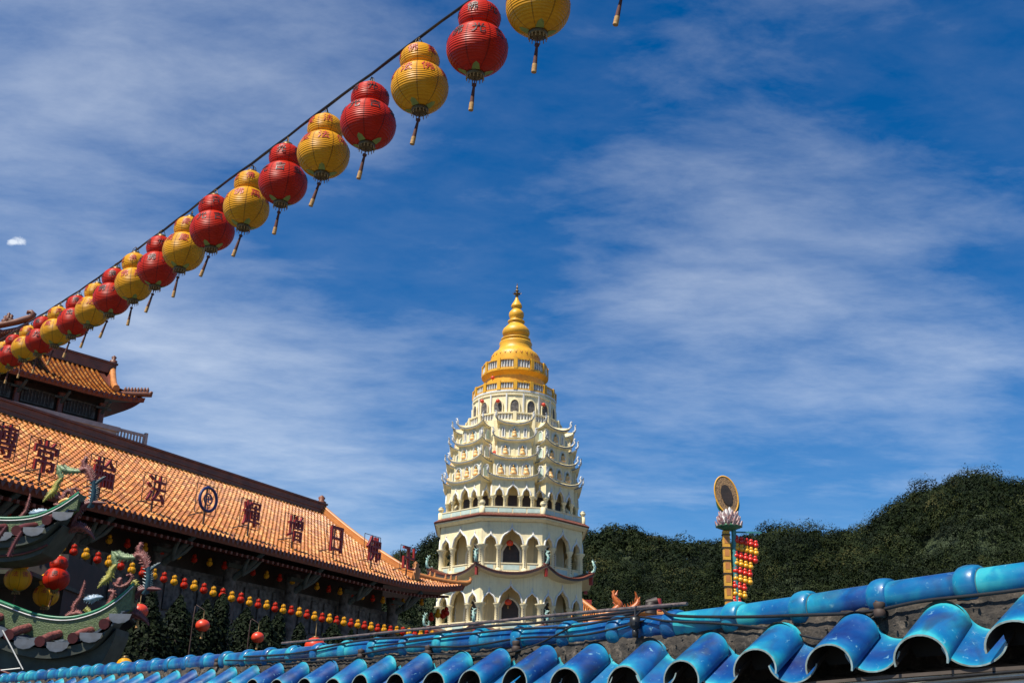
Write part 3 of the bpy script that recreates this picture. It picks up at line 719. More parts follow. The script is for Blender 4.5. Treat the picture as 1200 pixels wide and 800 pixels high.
def balustrade(name, r, z0, z1, npost, postm, balm, nb=5, seg=16):
    rb = MB(); R_ = r
    rb.lathe([(R_ - .12, z0), (R_ + .08, z0), (R_ + .08, z0 + .14), (R_ - .12, z0 + .14)], seg, 0, False)
    rb.lathe([(R_ - .10, z1 - .12), (R_ + .10, z1 - .12), (R_ + .10, z1), (R_ - .10, z1)], seg, 0, False)
    for k in range(npost):
        a = 2 * pi * k / npost
        rb.at(Matrix.Rotation(a, 4, 'Z')); rb.box(-.17, .17, -R_ - .12, -R_ + .12, z0, z1 + .06); rb.at(Matrix.Identity(4))
        for j in range(nb):
            a2 = a + 2 * pi / npost * (j + 1) / (nb + 1)
            rb.at(Matrix.Rotation(a2, 4, 'Z')); rb.lathe([(.05, z0 + .14), (.09, z0 + .3), (.04, z1 - .25), (.07, z1 - .12)], 6, 1, True, c=(0, -R_ * cos(pi/seg) )); rb.at(Matrix.Identity(4))
        # pale panel behind the balusters
    rb.lathe([(R_ - .16, z0 + .14), (R_ - .15, z1 - .12)], seg, 1, False)
    return rb.build(name, [postm, balm], pag)
balustrade('drum_balustrade', 4.5, zd0 - .02, zf(482.5, 4.4), 16, K['cream'], K['trim'])
zy1, zy1t = zf(457, 3.7), zf(447, 3.7)
b = MB(); b.lathe([(3.6, zdt - .1), (4.02, zdt + .02), (4.02, zy1)], 32, 0, False); b.build('balcony_floor', K['trim'], pag)
balustrade('yellow_balcony', 3.94, zy1, zy1t, 16, K['yellow'], K['trim'])
zy2, zy2t = zf(432, 2.9), zf(420, 2.9)
b = MB(); b.lathe([(2.85, zy1 - .1), (2.85, zy2 - .5), (2.93, zy2 - .4), (3.24, zy2 - .1), (3.24, zy2)], 32, 0, False); b.build('yellow_drum', K['yellow'], pag)
for k in range(8):
    M16 = Matrix.Rotation(k * pi / 4 + .35, 4, 'Z') @ Matrix.Translation((0, -2.87, zy1 + .3))
    if k == 0: nb = niche_mb(.6, .95); n1 = nb.build('yellow_niche', [K['yellow'], K['stone']], pag); o = n1
    else: o = dup(n1, pag)
    o.matrix_local = M16
balustrade('upper_balcony', 3.13, zy2, zy2t, 12, K['yellow'], K['trim'])
px2m = 109.6 / 1300
prof = [(426, 28.5), (421, 28.5), (417, 28), (414, 25.8), (411.5, 22), (408.5, 19.2), (407, 19.3), (404.5, 18), (402, 19.2), (400.5, 18.6), (399.6, 16.2), (398.6, 15.8), (397.8, 17.4), (396.6, 17.2), (395.6, 13.2), (394.6, 12.6), (392.5, 14.8), (390, 15.9), (388, 16.1), (385, 14.9), (382.5, 12.2), (380, 9.2), (378.2, 7.9), (377, 9.9), (375.6, 10), (374.6, 7.2), (373.6, 6.6), (371.5, 8.2), (368.8, 8.9), (366, 8.7), (364, 7), (362, 4.8), (361, 4.2), (359.6, 6.3), (357.8, 6.5), (356, 5.6), (353.5, 3.8), (351, 2.3), (348.5, 1.7)]
P_ = []
for y, rp in prof:
    r_ = rp * px2m; P_.append((r_, zf(y, .25 * r_)))
b = MB(); b.lathe(P_, 40); b.build('golden_spire', K['yellow'], pag)
b = MB()
zz0 = zf(411.5, 2.3)
for k in range(28):
    b.at(Matrix.Rotation(2*pi*k/28, 4, 'Z'))
    b.tube([(-.27, -2.10, zz0 + .42), (-.15, -2.30, zz0 + .14), (0, -2.40, zz0 - .10), (.15, -2.30, zz0 + .14), (.27, -2.10, zz0 + .42)], .05, 5)
b.at(Matrix.Identity(4)); b.build('petal_band', K['petal'], pag)
zt = zf(349, .1)
b = MB(); b.lathe([(.13, zt - .1), (.12, zt + .25), (.20, zt + .28), (.10, zt + .33), (.1, zt + .45), (.34, zt + .5), (.12, zt + .62), (.09, zt + .75), (.22, zt + .8), (.07, zt + .9), (.06, zt + 1.1), (.14, zt + 1.15), (.04, zt + 1.25), (.05, zt + 1.42), (.01, zf(331, .1))], 10)
for k in range(8):
    b.at(Matrix.Rotation(k*pi/4, 4, 'Z')); b.tube([(0, -.1, zt + .5), (0, -.4, zt + .48), (0, -.42, zt + .62)], .03, 5); b.at(Matrix.Identity(4))
b.build('spire_finial', K['finial'], pag)

# ------------------------------------------------------------------ main hall
ha = at_z(0, 563, 8.6); hb = at_z(500, 690, 8.6)
hd_ = (hb - ha).normalized(); HANG = atan2(hd_.y, hd_.x); hn = Vector((-hd_.y, hd_.x, 0))
def hall_pix(px, py, t):    # pixel -> (s, z) on the vertical plane at depth t behind the eave line
    p = on_plane(px, py, ha + hn * t, hn); return (p - ha).dot(hd_), p.z
def hall_w(s, t, z): p = ha + hd_ * s + hn * t; return Vector((p.x, p.y, z))
def tiled_roof(root, s0, sg, se, trun, ze, zr, lift, sc, step=.232, both=True, mirror_left=False):
    """hip-and-gable roof: s from s0 (left) to the gable at sg, hipped skirt out to se; returns zfun"""
    def prof_z(u): return ze + (zr - ze) * (0.80 * u + 0.20 * u * u)
    def zc_(s, u):
        v = max(0, (s - sc) / (se - sc)); return prof_z(u) + lift * v ** 2.6 * (1 - u) ** 2
    hipu = 0.34
    def umax(s): return 1.0 if s <= sg else max(0.0, (se - s) / (se - sg) * hipu)
    for side in ((1, -1) if both else (1,)):
        cov = MB(); pan = MB()
        def P(s, u, dz=0): return (s, trun - side * (trun - trun * u), zc_(s, u) + dz)
        n = int((se - .15 - s0) / step)
        for i in range(n):
            s = s0 + (i + .5) * step; um = umax(s)
            nt_ = max(1, int(um * (32 if side == 1 else 10)))
            for j in range(nt_):
                u0, u1 = um * j / nt_, um * (j + 1) / nt_
                a, b_ = P(s, u0, .05), P(s, u1, .035)
                r0, r1 = .078, .064; vs = []
                for p, r in ((a, r0), (b_, r1)):
                    for q in range(6):
                        an = pi * q / 5; vs.append((p[0] + r * cos(an), p[1], p[2] - .02 + r * sin(an) * 1.2))
                fs = [(q, q + 6, q + 7, q + 1) if side == -1 else (q + 1, q + 7, q + 6, q) for q in range(5)]
                cov.add(vs, fs, True, 0, random.random() ** 1.1)
                if j == 0: cov.add(vs[:6], [tuple(range(6))], False, 1)
        ns = 40
        for i in range(ns):
            sa, sb = s0 + (se - s0) * i / ns, s0 + (se - s0) * (i + 1) / ns
            ua, ub = umax(sa), umax(sb)
            if sa <= sg < sb: ub = ua
            k_ = 8
            for j in range(k_):
                pan.add([P(sa, ua*j/k_), P(sb, ub*j/k_), P(sb, ub*(j+1)/k_), P(sa, ua*(j+1)/k_)], [(0, 1, 2, 3)], True)
        o = pan.build('roof_slope', K['roofpan'], root); cov.build('cover_tiles', [K['rooftile'], K['redtile']], o)
        # edge tiles and fascia
        fb = MB()
        n2 = int((se - s0) / step)
        pts = [P(s0 + (se - s0) * i / 60, 0) for i in range(61)]
        sg_ = -side
        def fz(u, v):
            q = u * 60; i = min(int(q), 59); f = q - i; a, b_ = pts[i], pts[i+1]
            return (a[0] + (b_[0]-a[0])*f, a[1] + sg_ * (.06 - .12 * v) , a[2] + (b_[2]-a[2])*f + .02 - .22 * v)
        fb.grid(fz, 60, 2, True, 0)
        for i in range(n2):
            s = s0 + i * step; p = P(s, 0)
            fb.add([(s - .09, p[1] + sg_*.075, p[2] + .0), (s + .09, p[1] + sg_*.075, p[2]), (s, p[1] + sg_*.08, p[2] - .16)], [(0, 1, 2)], False, 0)
        def sf(u, v):
            a = fz(u, 1); return (a[0], a[1] - sg_ * 2.3 * v, a[2] + .42 * v)
        fb.grid(sf, 60, 2, True, 1)
        fb.build('eave_edge', [K['redtile'], K['dark']], root)
    return P, zc_, umax, hipu
SE, SG = 25.5, 22.25
hall = empty('temple_hall', (ha.x, ha.y, 0), HANG)
tag(hall, 'long temple hall with orange tiled roof carrying large dark red characters', 'temple hall')
TR, ZE, ZR = 6.3, 8.6, 12.56
S0 = -9.0
P, hz, um_, hipu = tiled_roof(hall, S0, SG, SE, TR, ZE, ZR, 0.58, 18.5)
P1 = lambda s, u, dz=0: (s, TR * u, hz(s, u) + dz)
b = MB()
for i in range(10):
    pass
b.box(S0, SG + .12, TR - .20, TR + .20, ZR - .1, ZR + .34); b.box(S0, SG + .15, TR - .26, TR + .26, ZR + .34, ZR + .42)
b.box(S0, SG + .12, TR - .24, TR + .24, ZR + .08, ZR + .14)
rg = b.build('main_ridge', K['ridgebrown'], hall)
b = MB(); b.lathe([(.20, ZR + .4), (.24, ZR + .5), (.12, ZR + .58), (.18, ZR + .7), (.05, ZR + .82)], 8, c=(SG - .05, TR)); b.build('ridge_knob', K['ridgebrown'], rg)
for side in (1, -1):
    b = MB()
    pts = []
    for i in range(15):
        u = .10 + .9 * i / 14; p = P1(SG, u); pts.append((p[0], TR - side * (TR - p[1]), p[2]))
    for i in range(14):
        a, c = pts[i], pts[i+1]
        for x0, x1, h0, h1 in ((-.24, .24, -.05, .20), (-.17, .17, .20, .30)):
            vs = [(a[0]+x0, a[1], a[2]+h0), (a[0]+x1, a[1], a[2]+h0), (a[0]+x1, a[1], a[2]+h1), (a[0]+x0, a[1], a[2]+h1), (c[0]+x0, c[1], c[2]+h0), (c[0]+x1, c[1], c[2]+h0), (c[0]+x1, c[1], c[2]+h1), (c[0]+x0, c[1], c[2]+h1)]
            b.add(vs, [(0,1,2,3),(7,6,5,4),(0,4,5,1),(1,5,6,2),(2,6,7,3),(3,7,4,0)])
        b.tube([(a[0], a[1], a[2] + .34), (c[0], c[1], c[2] + .34)], .09, 8)
    b.lathe([(.2, pts[0][2]), (.22, pts[0][2] + .5), (.12, pts[0][2] + .6), (.16, pts[0][2] + .7), (.03, pts[0][2] + .85)], 8, c=(pts[0][0], pts[0][1]))
    b.build('gable_ridge', K['ridge'], hall)
    # corner hip ridge
    b = MB(); hp = []
    for i in range(13):
        q = i / 12; s = SG + (SE - SG + .15) * q; u = hipu * (1 - q) * .62; z = hz(s, max(u, 0)) + .12
        hp.append((s, TR - side * (TR - TR * u), z))
    hp += [(SE + .28, TR - side * (TR + .12), hp[-1][2] + .08), (SE + .36, TR - side * (TR + .14), hp[-1][2] + .22), (SE + .30, TR - side * (TR + .1), hp[-1][2] + .30)]
    b.tube(hp, [.13] * 13 + [.10, .07, .04], 8)
    for i in (3, 5, 6, 8, 9, 10):
        x, y, z = hp[i]; b.lathe([(.05, z + .1), (.07, z + .18), (.035, z + .22), (.055, z + .26), (.015, z + .33)], 6, c=(x, y + random.uniform(-.03, .03)))
    b.build('hip_ridge', K['ridge'], hall)
    # end skirt slope
    b = MB()
b = MB()
def skirt(u, v):
    tq = -0.0 + 2 * TR * u; v_ = v
    e = abs(2 * u - 1)
    s = SE - (SE - SG) * v_; y = TR + (2 * u - 1) * (TR - .62 * hipu * TR * v_)
    return (s, y, hz(SE, 0) * e ** 4 * (1 - v_) + (ZE) * (1 - e ** 4) * (1 - v_) + (hz(SG, hipu * .62) + .05) * v_)
b.grid(skirt, 30, 6); b.build('end_slope', K['roofpan'], hall)
b = MB(); b.add([(SG - .15, 1.3, hz(SG, .2)), (SG - .15, 2 * TR - 1.3, hz(SG, .2)), (SG - .15, TR, ZR)], [(0, 1, 2)]); b.build('gable_wall', K['red'], hall)
# body under the eaves
WT = 2.4
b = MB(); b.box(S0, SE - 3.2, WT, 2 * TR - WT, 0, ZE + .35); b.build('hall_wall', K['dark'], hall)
b = MB()
b.box(S0, SE - 3.0, WT - .25, WT - .02, 6.0, 7.7)
for i in range(38):
    s = S0 + .5 + i * .82
    b.box(s, s + .66, WT - .33, WT - .252, 6.2, 7.5)
    b.lathe([(.18, 0), (.14, .06), (.02, .09)], 10) if False else None
b.build('carved_frieze', K['stone'], hall)
b0 = None
for i in range(9):
    s = SE - 3.4 - i * 3.55
    if s < S0: break
    if b0 is None:
        cb = MB(); cb.lathe([(.34, 0), (.34, .3), (.27, .45), (.25, 7.9), (.33, 8.0), (.33, 8.25)], 14)
        b0 = cb.build('column', K['stone'], hall); o = b0
        ab2 = MB()
        n = 13
        pts = [(-1.5 + 3.0 * j / 12, 6.0 - .1 - .75 * abs(-1 + j / 6) ** 2.2) for j in range(n)]
        ab2.add([(x, 0, 6.05) for x, z in pts] + [(x, 0, z) for x, z in pts] + [(x, .18, z) for x, z in pts], [(j, j+1, n+j+1, n+j) for j in range(n-1)] + [(n+j, n+j+1, 2*n+j+1, 2*n+j) for j in range(n-1)])
        a0 = ab2.build('arched_lintel', K['stone'], hall); a = a0
        kb = MB()
        kb.tube([(0, .1, 7.4), (0, -.7, 7.9), (0, -1.5, 8.45)], [.10, .13, .10], 7); kb.tube([(0, -.6, 7.7), (-.25, -.9, 8.0), (-.35, -1.2, 8.3)], [.07, .09, .05], 6); kb.tube([(0, -.6, 7.7), (.25, -.9, 8.0), (.35, -1.2, 8.3)], [.07, .09, .05], 6)
        kb.box(-.5, .5, -.35, -.15, 7.95, 8.1)
        k0 = kb.build('bracket', K['bracket'], hall); k_ = k0
    else: o, a, k_ = dup(b0, hall), dup(a0, hall), dup(k0, hall)
    o.location = (s, WT - .75, 0); a.location = (s - 1.77, WT - .75, 0); k_.location = (s, WT - .75, 0)
b = MB()
for i in range(120):
    s = S0 + i * .28
    if s > SE - .6: break
    zo = hz(s, 0) - ZE
    b.beam((s, 0.12, ZE - .42 + zo), (s, WT, ZE + .05 + zo * .3), .09, .1)
b.build('rafters', K['redtile'], hall)

# roof characters
GC = {}
def glyph(ch, extrude=0.0, offset=0.0):
    key = (ch, extrude, offset)
    if key in GC: return GC[key]
    cu = bpy.data.curves.new('glyph', 'FONT'); cu.body = ch; cu.extrude = extrude; cu.offset = offset; cu.resolution_u = 3
    o = bpy.data.objects.new('glyph', cu); col.objects.link(o); bpy.context.view_layer.update()
    me = bpy.data.meshes.new_from_object(o.evaluated_get(bpy.context.evaluated_depsgraph_get()))
    vs = [tuple(v.co) for v in me.vertices]; fs = [tuple(p.vertices) for p in me.polygons]
    bpy.data.objects.remove(o); bpy.data.curves.remove(cu); bpy.data.meshes.remove(me)
    x0, x1 = min(v[0] for v in vs), max(v[0] for v in vs); y0, y1 = min(v[1] for v in vs), max(v[1] for v in vs)
    sc = 1 / max(x1 - x0, y1 - y0)
    vs = [((v[0] - (x0 + x1) / 2) * sc, (v[1] - (y0 + y1) / 2) * sc, v[2] * sc) for v in vs]
    GC[key] = (vs, fs); return GC[key]
signs = [('轉', 3, 515, 'carved edge character, last of the roof row before the green gate roof'), ('常', 53, 535, ''), ('輪', 122, 554, ''), ('法', 183, 573, ''), ('O', 244, 585, ''), ('輝', 295, 602, ''), ('增', 346, 619, ''), ('日', 394, 632, ''), ('佛', 438, 643, ''), ('卍', 479, 654, '')]
for ch, px, py, extra in signs:
    ts = .55; s, z = hall_pix(px, py, ts); zr_ = hz(s, ts / TR)
    H_ = float(np.interp(px, [0, 53, 122, 183, 295, 394, 438, 479], [1.0, .98, .94, .90, .95, 1.02, 1.06, .98]))
    root = empty('roof_sign', hall_w(s, ts, zr_), HANG)
    nm = {'O': 'dark blue ring sign with small emblem standing on orange tiled roof'}.get(ch, 'dark red %s character sign standing on orange tiled roof' % ch)
    tag(root, nm, 'sign', 'characters standing along the hall roof')
    zc2 = z - zr_
    b = MB()
    if ch == 'O':
        b.at(Matrix.Translation((0, 0, zc2)) @ Matrix.Scale(.80, 4))
        b.tube([(.52*cos(a), 0, .52*sin(a)) for a in np.linspace(0, 2*pi, 33)], .065, 8, cap=False)
        b.tube([(.24*cos(a), 0, .24*sin(a)) for a in np.linspace(0, 2*pi, 25)], .03, 8, cap=False)
        vs, fs = glyph('卍', .05, .01); b.add([(v[0]*.30, -v[2]*.4 - .02, v[1]*.30) for v in vs], fs)
        b.beam((0, 0, -.52), (0, 0, -.24), .03, .03); b.beam((0, 0, .52), (0, 0, .24), .03, .03)
        b.build('ring_emblem', K['signblue'], root)
    else:
        vs, fs = glyph(ch, .045, .001)
        b.at(Matrix.Translation((0, 0, zc2))); b.add([(v[0] * H_ * .95, -v[2] * H_, v[1] * H_) for v in vs], fs)
        b.build('character', K['sign'], root)
    f = MB(); hw, hh = H_ * .55, H_ * .55
    for zq in (-hh, hh): f.beam((-hw, .09, zc2 + zq), (hw, .09, zc2 + zq), .022, .022)
    for xq in (-hw, hw): f.beam((xq, .09, zc2 - hh), (xq, .09, zc2 + hh), .02, .02)
    f.beam((0, .1, -.02), (0, .1, zc2 + hh), .05, .05); f.beam((0, .1, zc2 * .6), (-.1, .9, hz(s, (ts + .9) / TR) - zr_), .035, .035)
    f.box(-.12, .12, 0, .22, -.06, .05)
    f.build('support_frame', K['iron'], root)

# ------------------------------------------------------------------ upper pavilion behind the hall
pe1 = at_z(21, 434, 17.5); pe2 = at_z(140, 466, 17.5)
pd_ = (pe2 - pe1); pd_.z = 0; pd_.normalize(); PANG = atan2(pd_.y, pd_.x); pn = Vector((-pd_.y, pd_.x, 0))
def pav_pix(px, py, t):
    p = on_plane(px, py, pe1 + pn * t, pn); return (p - pe1).dot(pd_), p.z
pav = empty('upper_pavilion', (pe1.x, pe1.y, 0), PANG)
tag(pav, 'raised temple pavilion with small orange hipped roof behind the long hall', 'pavilion')
sR, _ = pav_pix(140, 466, 0); sTip, zTip = pav_pix(169, 472, 0)
prun = 2.6; sgp, zrp = pav_pix(130, 429, prun)
_P, pz, _u2, ph_ = tiled_roof(pav, -8.0, sR - .1, sTip, prun, 17.5, zrp - .35, max(.3, zTip - 17.5 + .05), sR - 2.2, step=.26)
b = MB(); b.box(-8, sgp + .2, prun - .2, prun + .2, zrp - .45, zrp + .05); b.box(-8, sgp + .25, prun - .26, prun + .26, zrp + .05, zrp + .15)
b.lathe([(.18, zrp + .1), (.2, zrp + .3), (.08, zrp + .38), (.14, zrp + .5), (.03, zrp + .6)], 8, c=(sgp + .1, prun)); b.build('main_ridge', K['ridgebrown'], pav)
b = MB()
g0 = Vector((sgp + .1, prun, zrp - .1)); g1 = Vector((sR - .05, .35, 17.5 + .55))
pts = [tuple(g0.lerp(g1, i / 8) - Vector((0, 0, .25 * sin(pi * i / 8)))) for i in range(9)]
b.tube(pts, .17, 8); b.build('gable_ridge', K['ridge'], pav)
b = MB(); hp = []
for i in range(12):
    q = i / 11; s = sR + (sTip - sR + .2) * q; hp.append((s, .6 * (1 - q) - .1, pz(min(s, sTip), .1 * (1 - q)) + .1 + .12 * q))
hp.append((sTip + .22, -.2, hp[-1][2] + .16)); b.tube(hp, [.14] * 12 + [.06], 8)
for i in range(3, 11):
    x, y, z = hp[i]; b.lathe([(.06, z + .1), (.09, z + .22), (.03, z + .36)], 6, c=(x, y))
b.build('hip_ridge', K['ridgebrown'], pav)
b = MB()
def sk2(u, v): 
    e = abs(2*u - 1); s = sTip - (sTip - sR) * v; y = prun + (2*u - 1) * (prun - .8 * v)
    return (s, y, (17.5 + (pz(sTip, 0) - 17.5) * e ** 4) * (1 - v) + (18.3) * v)
b.grid(sk2, 24, 5); b.add([(sR - .15, .8, 18.0), (sR - .15, 2*prun - .8, 18.0), (sgp, prun, zrp - .1)], [(0, 1, 2)]); b.build('end_slope', K['redtile'], pav)
sW = sR - .1
_, zbase = pav_pix(120, 507, 1.2)
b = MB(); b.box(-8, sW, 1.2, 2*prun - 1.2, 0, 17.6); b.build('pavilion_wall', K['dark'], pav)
b = MB()
for i in range(7):
    s = sW - .25 - i * 2.1; b.box(s - .14, s + .14, .98, 1.26, zbase, 17.3)
b.build('columns', K['redtile'], pav) if False else None
c0 = None
for i in range(5):
    s = sW - .2 - i * 2.1
    if c0 is None:
        cb = MB(); cb.lathe([(.18, zbase), (.16, zbase + .3), (.15, 17.0), (.2, 17.3)], 10); c0 = cb.build('column', K['redtile'], pav); o = c0
        kb = MB(); kb.tube([(0, .1, 16.7), (0, -.4, 17.0), (0, -.8, 17.25)], [.08, .1, .07], 6); kb.box(-.4, .4, -.2, -.05, 17.0, 17.1); k0 = kb.build('bracket', K['bracket'], pav); k_ = k0
        wb = MB(); wb.box(-.8, .8, 0, .06, zbase + .55, zbase + 1.25); wb.box(-.7, .7, -.02, 0.0, zbase + .62, zbase + 1.18, mi=1)
        for q in range(9): wb.box(-.66 + q*.16, -.62 + q*.16, -.05, -.02, zbase + .62, zbase + 1.18)
        w0 = wb.build('lattice_window', [K['stone'], K['dark']], pav); w_ = w0
    else: o, k_, w_ = dup(c0, pav), dup(k0, pav), dup(w0, pav)
    o.location = (s, 1.0, 0); k_.location = (s, 1.0, 0); w_.location = (s - 1.05, 1.1, 0)
b = MB(); b.box(-9, sW + .3, .1, 2 * prun, zbase - .55, zbase - .1); b.box(-9, sW + .4, .0, .2, zbase - .1, zbase + .12); b.box(-9, sW + .3, .05, .12, zbase - .75, zbase - .56)
b.build('terrace', K['grey'], pav)
sb0 = sW + .3; sb1, zb1 = pav_pix(171, 521, .1)
b = MB(); L_ = max(1.2, sb1 - sb0)
b.box(sb0, sb0 + L_, .05, 2 * prun, zbase - .9, zbase - .62)
b.box(sb0, sb0 + L_, .04, .16, zbase - .02, zbase + .1); b.box(sb0 + L_ - .14, sb0 + L_, .02, .18, zbase - .6, zbase + .18)
n = int(L_ / .17)
for i in range(n): b.box(sb0 + i * .17 + .03, sb0 + i * .17 + .10, .07, .13, zbase - .62, zbase - .02)
b.build('balustrade', K['grey'], pav)
# top roof corner of the same pavilion's higher tier
hp = [at_depth(*q) for q in ((-60, 396, 52), (-20, 386, 52), (0, 381, 52), (20, 377, 52), (30, 374, 52), (37, 372, 52), (39.5, 368, 52), (37, 365.5, 52), (33, 365.5, 52), (32, 368, 52))]
def to_pav(p): d = p - pe1; return (d.dot(pd_), d.dot(pn), p.z)
b = MB(); b.tube([to_pav(p) for p in hp], [.16, .16, .16, .16, .17, .18, .14, .11, .09, .06], 8)
top_hip = b.build('upper_hip_ridge', K['ridgebrown'], pav)
b = MB()
for q in ((5, 374), (9, 371), (12, 373)):
    p = to_pav(at_depth(q[0], q[1] + 5, 52)); b.at(Matrix.Translation(p)); b.lathe([(.12, 0), (.16, .15), (.07, .25), (.1, .34), (.02, .42)], 7); b.at(Matrix.Identity(4))
b.build('ridge_beast', K['ridgebrown'], top_hip)
b = MB()
q1 = [to_pav(at_depth(x, y, 52)) for x, y in ((-60, 400), (-20, 391), (0, 387), (20, 383), (34, 376))]
q2 = [to_pav(at_depth(x, y, 55.5)) for x, y in ((-60, 412), (-20, 404), (0, 402), (14, 398), (26, 390))]
b.add(q1 + q2, [(i, i + 1, 5 + i + 1, 5 + i) for i in range(4)], True)
q3 = [(p[0], p[1], p[2] - .3) for p in q1]
b.add(q1 + q3, [(i + 1, i, 5 + i, 5 + i + 1) for i in range(4)])
for i in range(24):
    f = i / 23 * 3.9; k = min(int(f), 3); a = Vector(q1[k]).lerp(Vector(q1[k+1]), f - k); b.tube([tuple(a + Vector((0, -.1, -.2))), tuple(a + Vector((0, .5, -.15)))], .09, 6, 1)
b.build('upper_eave', [K['redtile'], K['ridgebrown']], pav)
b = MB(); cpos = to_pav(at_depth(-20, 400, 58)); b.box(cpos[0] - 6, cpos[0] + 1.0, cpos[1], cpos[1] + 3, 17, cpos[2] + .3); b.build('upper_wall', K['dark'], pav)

# ------------------------------------------------------------------ lantern string
def lantern_globe(R_, H_, seg=40, rings=24, cut=.94):
    b = MB(); pr = []
    for i in range(rings + 1):
        a = -pi/2 * cut + pi * cut * i / rings; pr.append((R_ * cos(a) ** .92, H_ / 2 * sin(a)))
    b.lathe(pr, seg); return b
def wrap(b, ch, az, el0, size, R_, H_, mi=0):
    vs, fs = glyph(ch, 0.0, .004); o = []
    for v in vs:
        a = az + v[0] * size / (R_ * cos(el0)); e = el0 + v[1] * size / (H_ / 2 * .95); e = max(-1.3, min(1.3, e))
        r = R_ * cos(e) ** .92 + .004
        o.append((r * cos(a), r * sin(a), (H_ / 2 + .003) * sin(e)))
    b.add(o, fs, True, mi)
def make_lantern(kind):
    root = empty('gourd_lantern')
    silk, ink = (K['lyellow'], K['inkred']) if kind == 'yellow' else (K['lred'], K['inkblack'])
    lo = lantern_globe(.228, .415).build('lower_globe', silk, root)
    up = lantern_globe(.158, .285).build('upper_globe', silk, root); up.location = (0, 0, .265)
    chars = '法佛萬慶' if kind == 'yellow' else '金佛光吉'
    b = MB()
    for i in range(8): wrap(b, chars[i % 4], i * pi/4 + pi/8, .36, .100, .228, .415)
    b.build('lettering', ink, lo)
    b = MB()
    for i in range(6): wrap(b, chars[(i + 1) % 4], i * pi/3 + pi/6, .22, .084, .158, .285)
    b.build('lettering', ink, up)
    b = MB(); b.lathe([(.062, -.235), (.068, -.225), (.066, -.19), (.055, -.188)], 20)
    b.lathe([(.03, -.25), (.05, -.24), (.05, -.232)], 14); b.build('bottom_cap', K['brass'], root)
    b = MB(); b.lathe([(.05, .395), (.05, .425), (.02, .43)], 16); b.tube([(0, 0, .425), (.012, 0, .46), (0, 0, .50)], .006, 5)
    b.tube([(-.045, 0, .42), (-.03, 0, .47), (0, 0, .50), (.03, 0, .47), (.045, 0, .42)], .004, 5); b.build('hanger', K['brass'], root)
    b = MB()
    for i in range(4):
        a = i * pi/2 + .4; b.at(Matrix.Rotation(a, 4, 'Z'))
        b.add([(.068, -.03, -.204), (.115, -.022, -.184), (.135, 0, -.172), (.115, .022, -.184), (.068, .03, -.204)], [(0, 1, 2, 3, 4)])
    b.at(Matrix.Identity(4))
    for i in range(14):
        a = i * 2*pi/14; b.tube([(.062*cos(a), .062*sin(a), -.225), (.065*cos(a), .065*sin(a), -.262)], .004, 4, 1)
    b.build('leaf_trim', [K['leaf'], K['tasselend']], root)
    b = MB(); b.tube([(0, 0, -.24), (0, 0, -.30)], .004, 5); b.lathe([(.008, -.325), (.018, -.315), (.018, -.30), (.006, -.295)], 8)
    b.lathe([(.017, -.47), (.015, -.43), (.012, -.36), (.010, -.325)], 8); b.lathe([(.019, -.535), (.018, -.468)], 8, 1)
    ts = b.build('tassel', [K['tassel'], K['tasselend']], root)
    return root
big = [(630, 10, 78), (560, 58, 72.5), (492, 103, 69), (431, 147, 65), (379, 181, 61), (332, 215, 58), (289, 244, 54.5), (248, 270, 52), (215, 295, 49.5), (184, 316, 47), (157, 333, 44.5), (131, 350, 42), (108, 365, 39.5), (87, 378, 38), (66, 389, 36), (47, 400, 34), (30, 408, 32), (14, 417, 30)]
idx = np.arange(1, len(big) + 1)
W3 = np.array([tuple(at_depth(px, py, 1.012 * .456 * FPX / dia_)) for (px, py, _), dia_ in zip(big, np.polyval(np.polyfit(idx, [1.0 / b_[2] for b_ in big], 2), idx) ** -1)])
ext = np.arange(-1, 25)
fit = [np.polyfit(idx, W3[:, c], 3) for c in range(3)]
dep = lambda i: Vector([np.polyval(f_, i) for f_ in fit])
protoL = {}
ypos = []
cnt = 0
for i in range(0, 23):
    kind = 'yellow' if i % 2 == 1 else 'red'
    if 1 <= i <= len(big): p = Vector(W3[i - 1]) * .6 + dep(i) * .4
    elif i < 1: p = dep(i) + RT * .10
    else:
        e = Vector(W3[-1]); st = (Vector(W3[-1]) - Vector(W3[-5])) / 4; p = e + st * (i - len(big))
    if kind not in protoL: o = make_lantern(kind); protoL[kind] = o
    else: o = copy_tree(protoL[kind])
    o.location = p; o.rotation_euler = (random.uniform(-.09, .09), random.uniform(-.09, .09), random.uniform(0, 6.28)); o.scale = (random.uniform(.97, 1.03), random.uniform(.97, 1.03), random.uniform(.95, 1.03))
    for ch in o.children:
        if ch.name.startswith('tassel'):
            # tassels blown the same way by the breeze
            Rw = Matrix.Rotation(-.15 + random.uniform(-.10, .08) , 4, Vector((0, -1, 0)))
            loc = Matrix.Translation((0, 0, -.24)) @ (o.rotation_euler.to_matrix().to_4x4().inverted() @ Rw @ Matrix.Rotation(o.rotation_euler.z, 4, 'Z')) @ Matrix.Translation((0, 0, .24))
            ch.matrix_local = loc
    ypos.append(p + Vector((0, 0, .50)))
    if i == 0: lb = 'red gourd lantern at the high end of the string, mostly its tassel showing'
    else: lb = '%s gourd lantern with %s writing, %s down the hanging string' % (kind, 'red' if kind == 'yellow' else 'black', ordn(i + 1))
    tag(o, lb, 'lantern', 'gourd lanterns on the hanging string')
b = MB()
rp = [ypos[0] + (ypos[0] - ypos[1]) * 3] + ypos + [ypos[-1] + (ypos[-1] - ypos[-2]) * 6]
rp2 = []
for i in range(len(rp) - 1):
    for q in range(3):
        rp2.append(rp[i].lerp(rp[i+1], q / 3) + Vector((0, 0, .006 * sin(pi * q / 3))))
b.tube(rp2, .011, 6)
b.tube([p + Vector((.004, .0, -.014 + .004 * sin(i * 1.3))) for i, p in enumerate(rp2)], .005, 5)
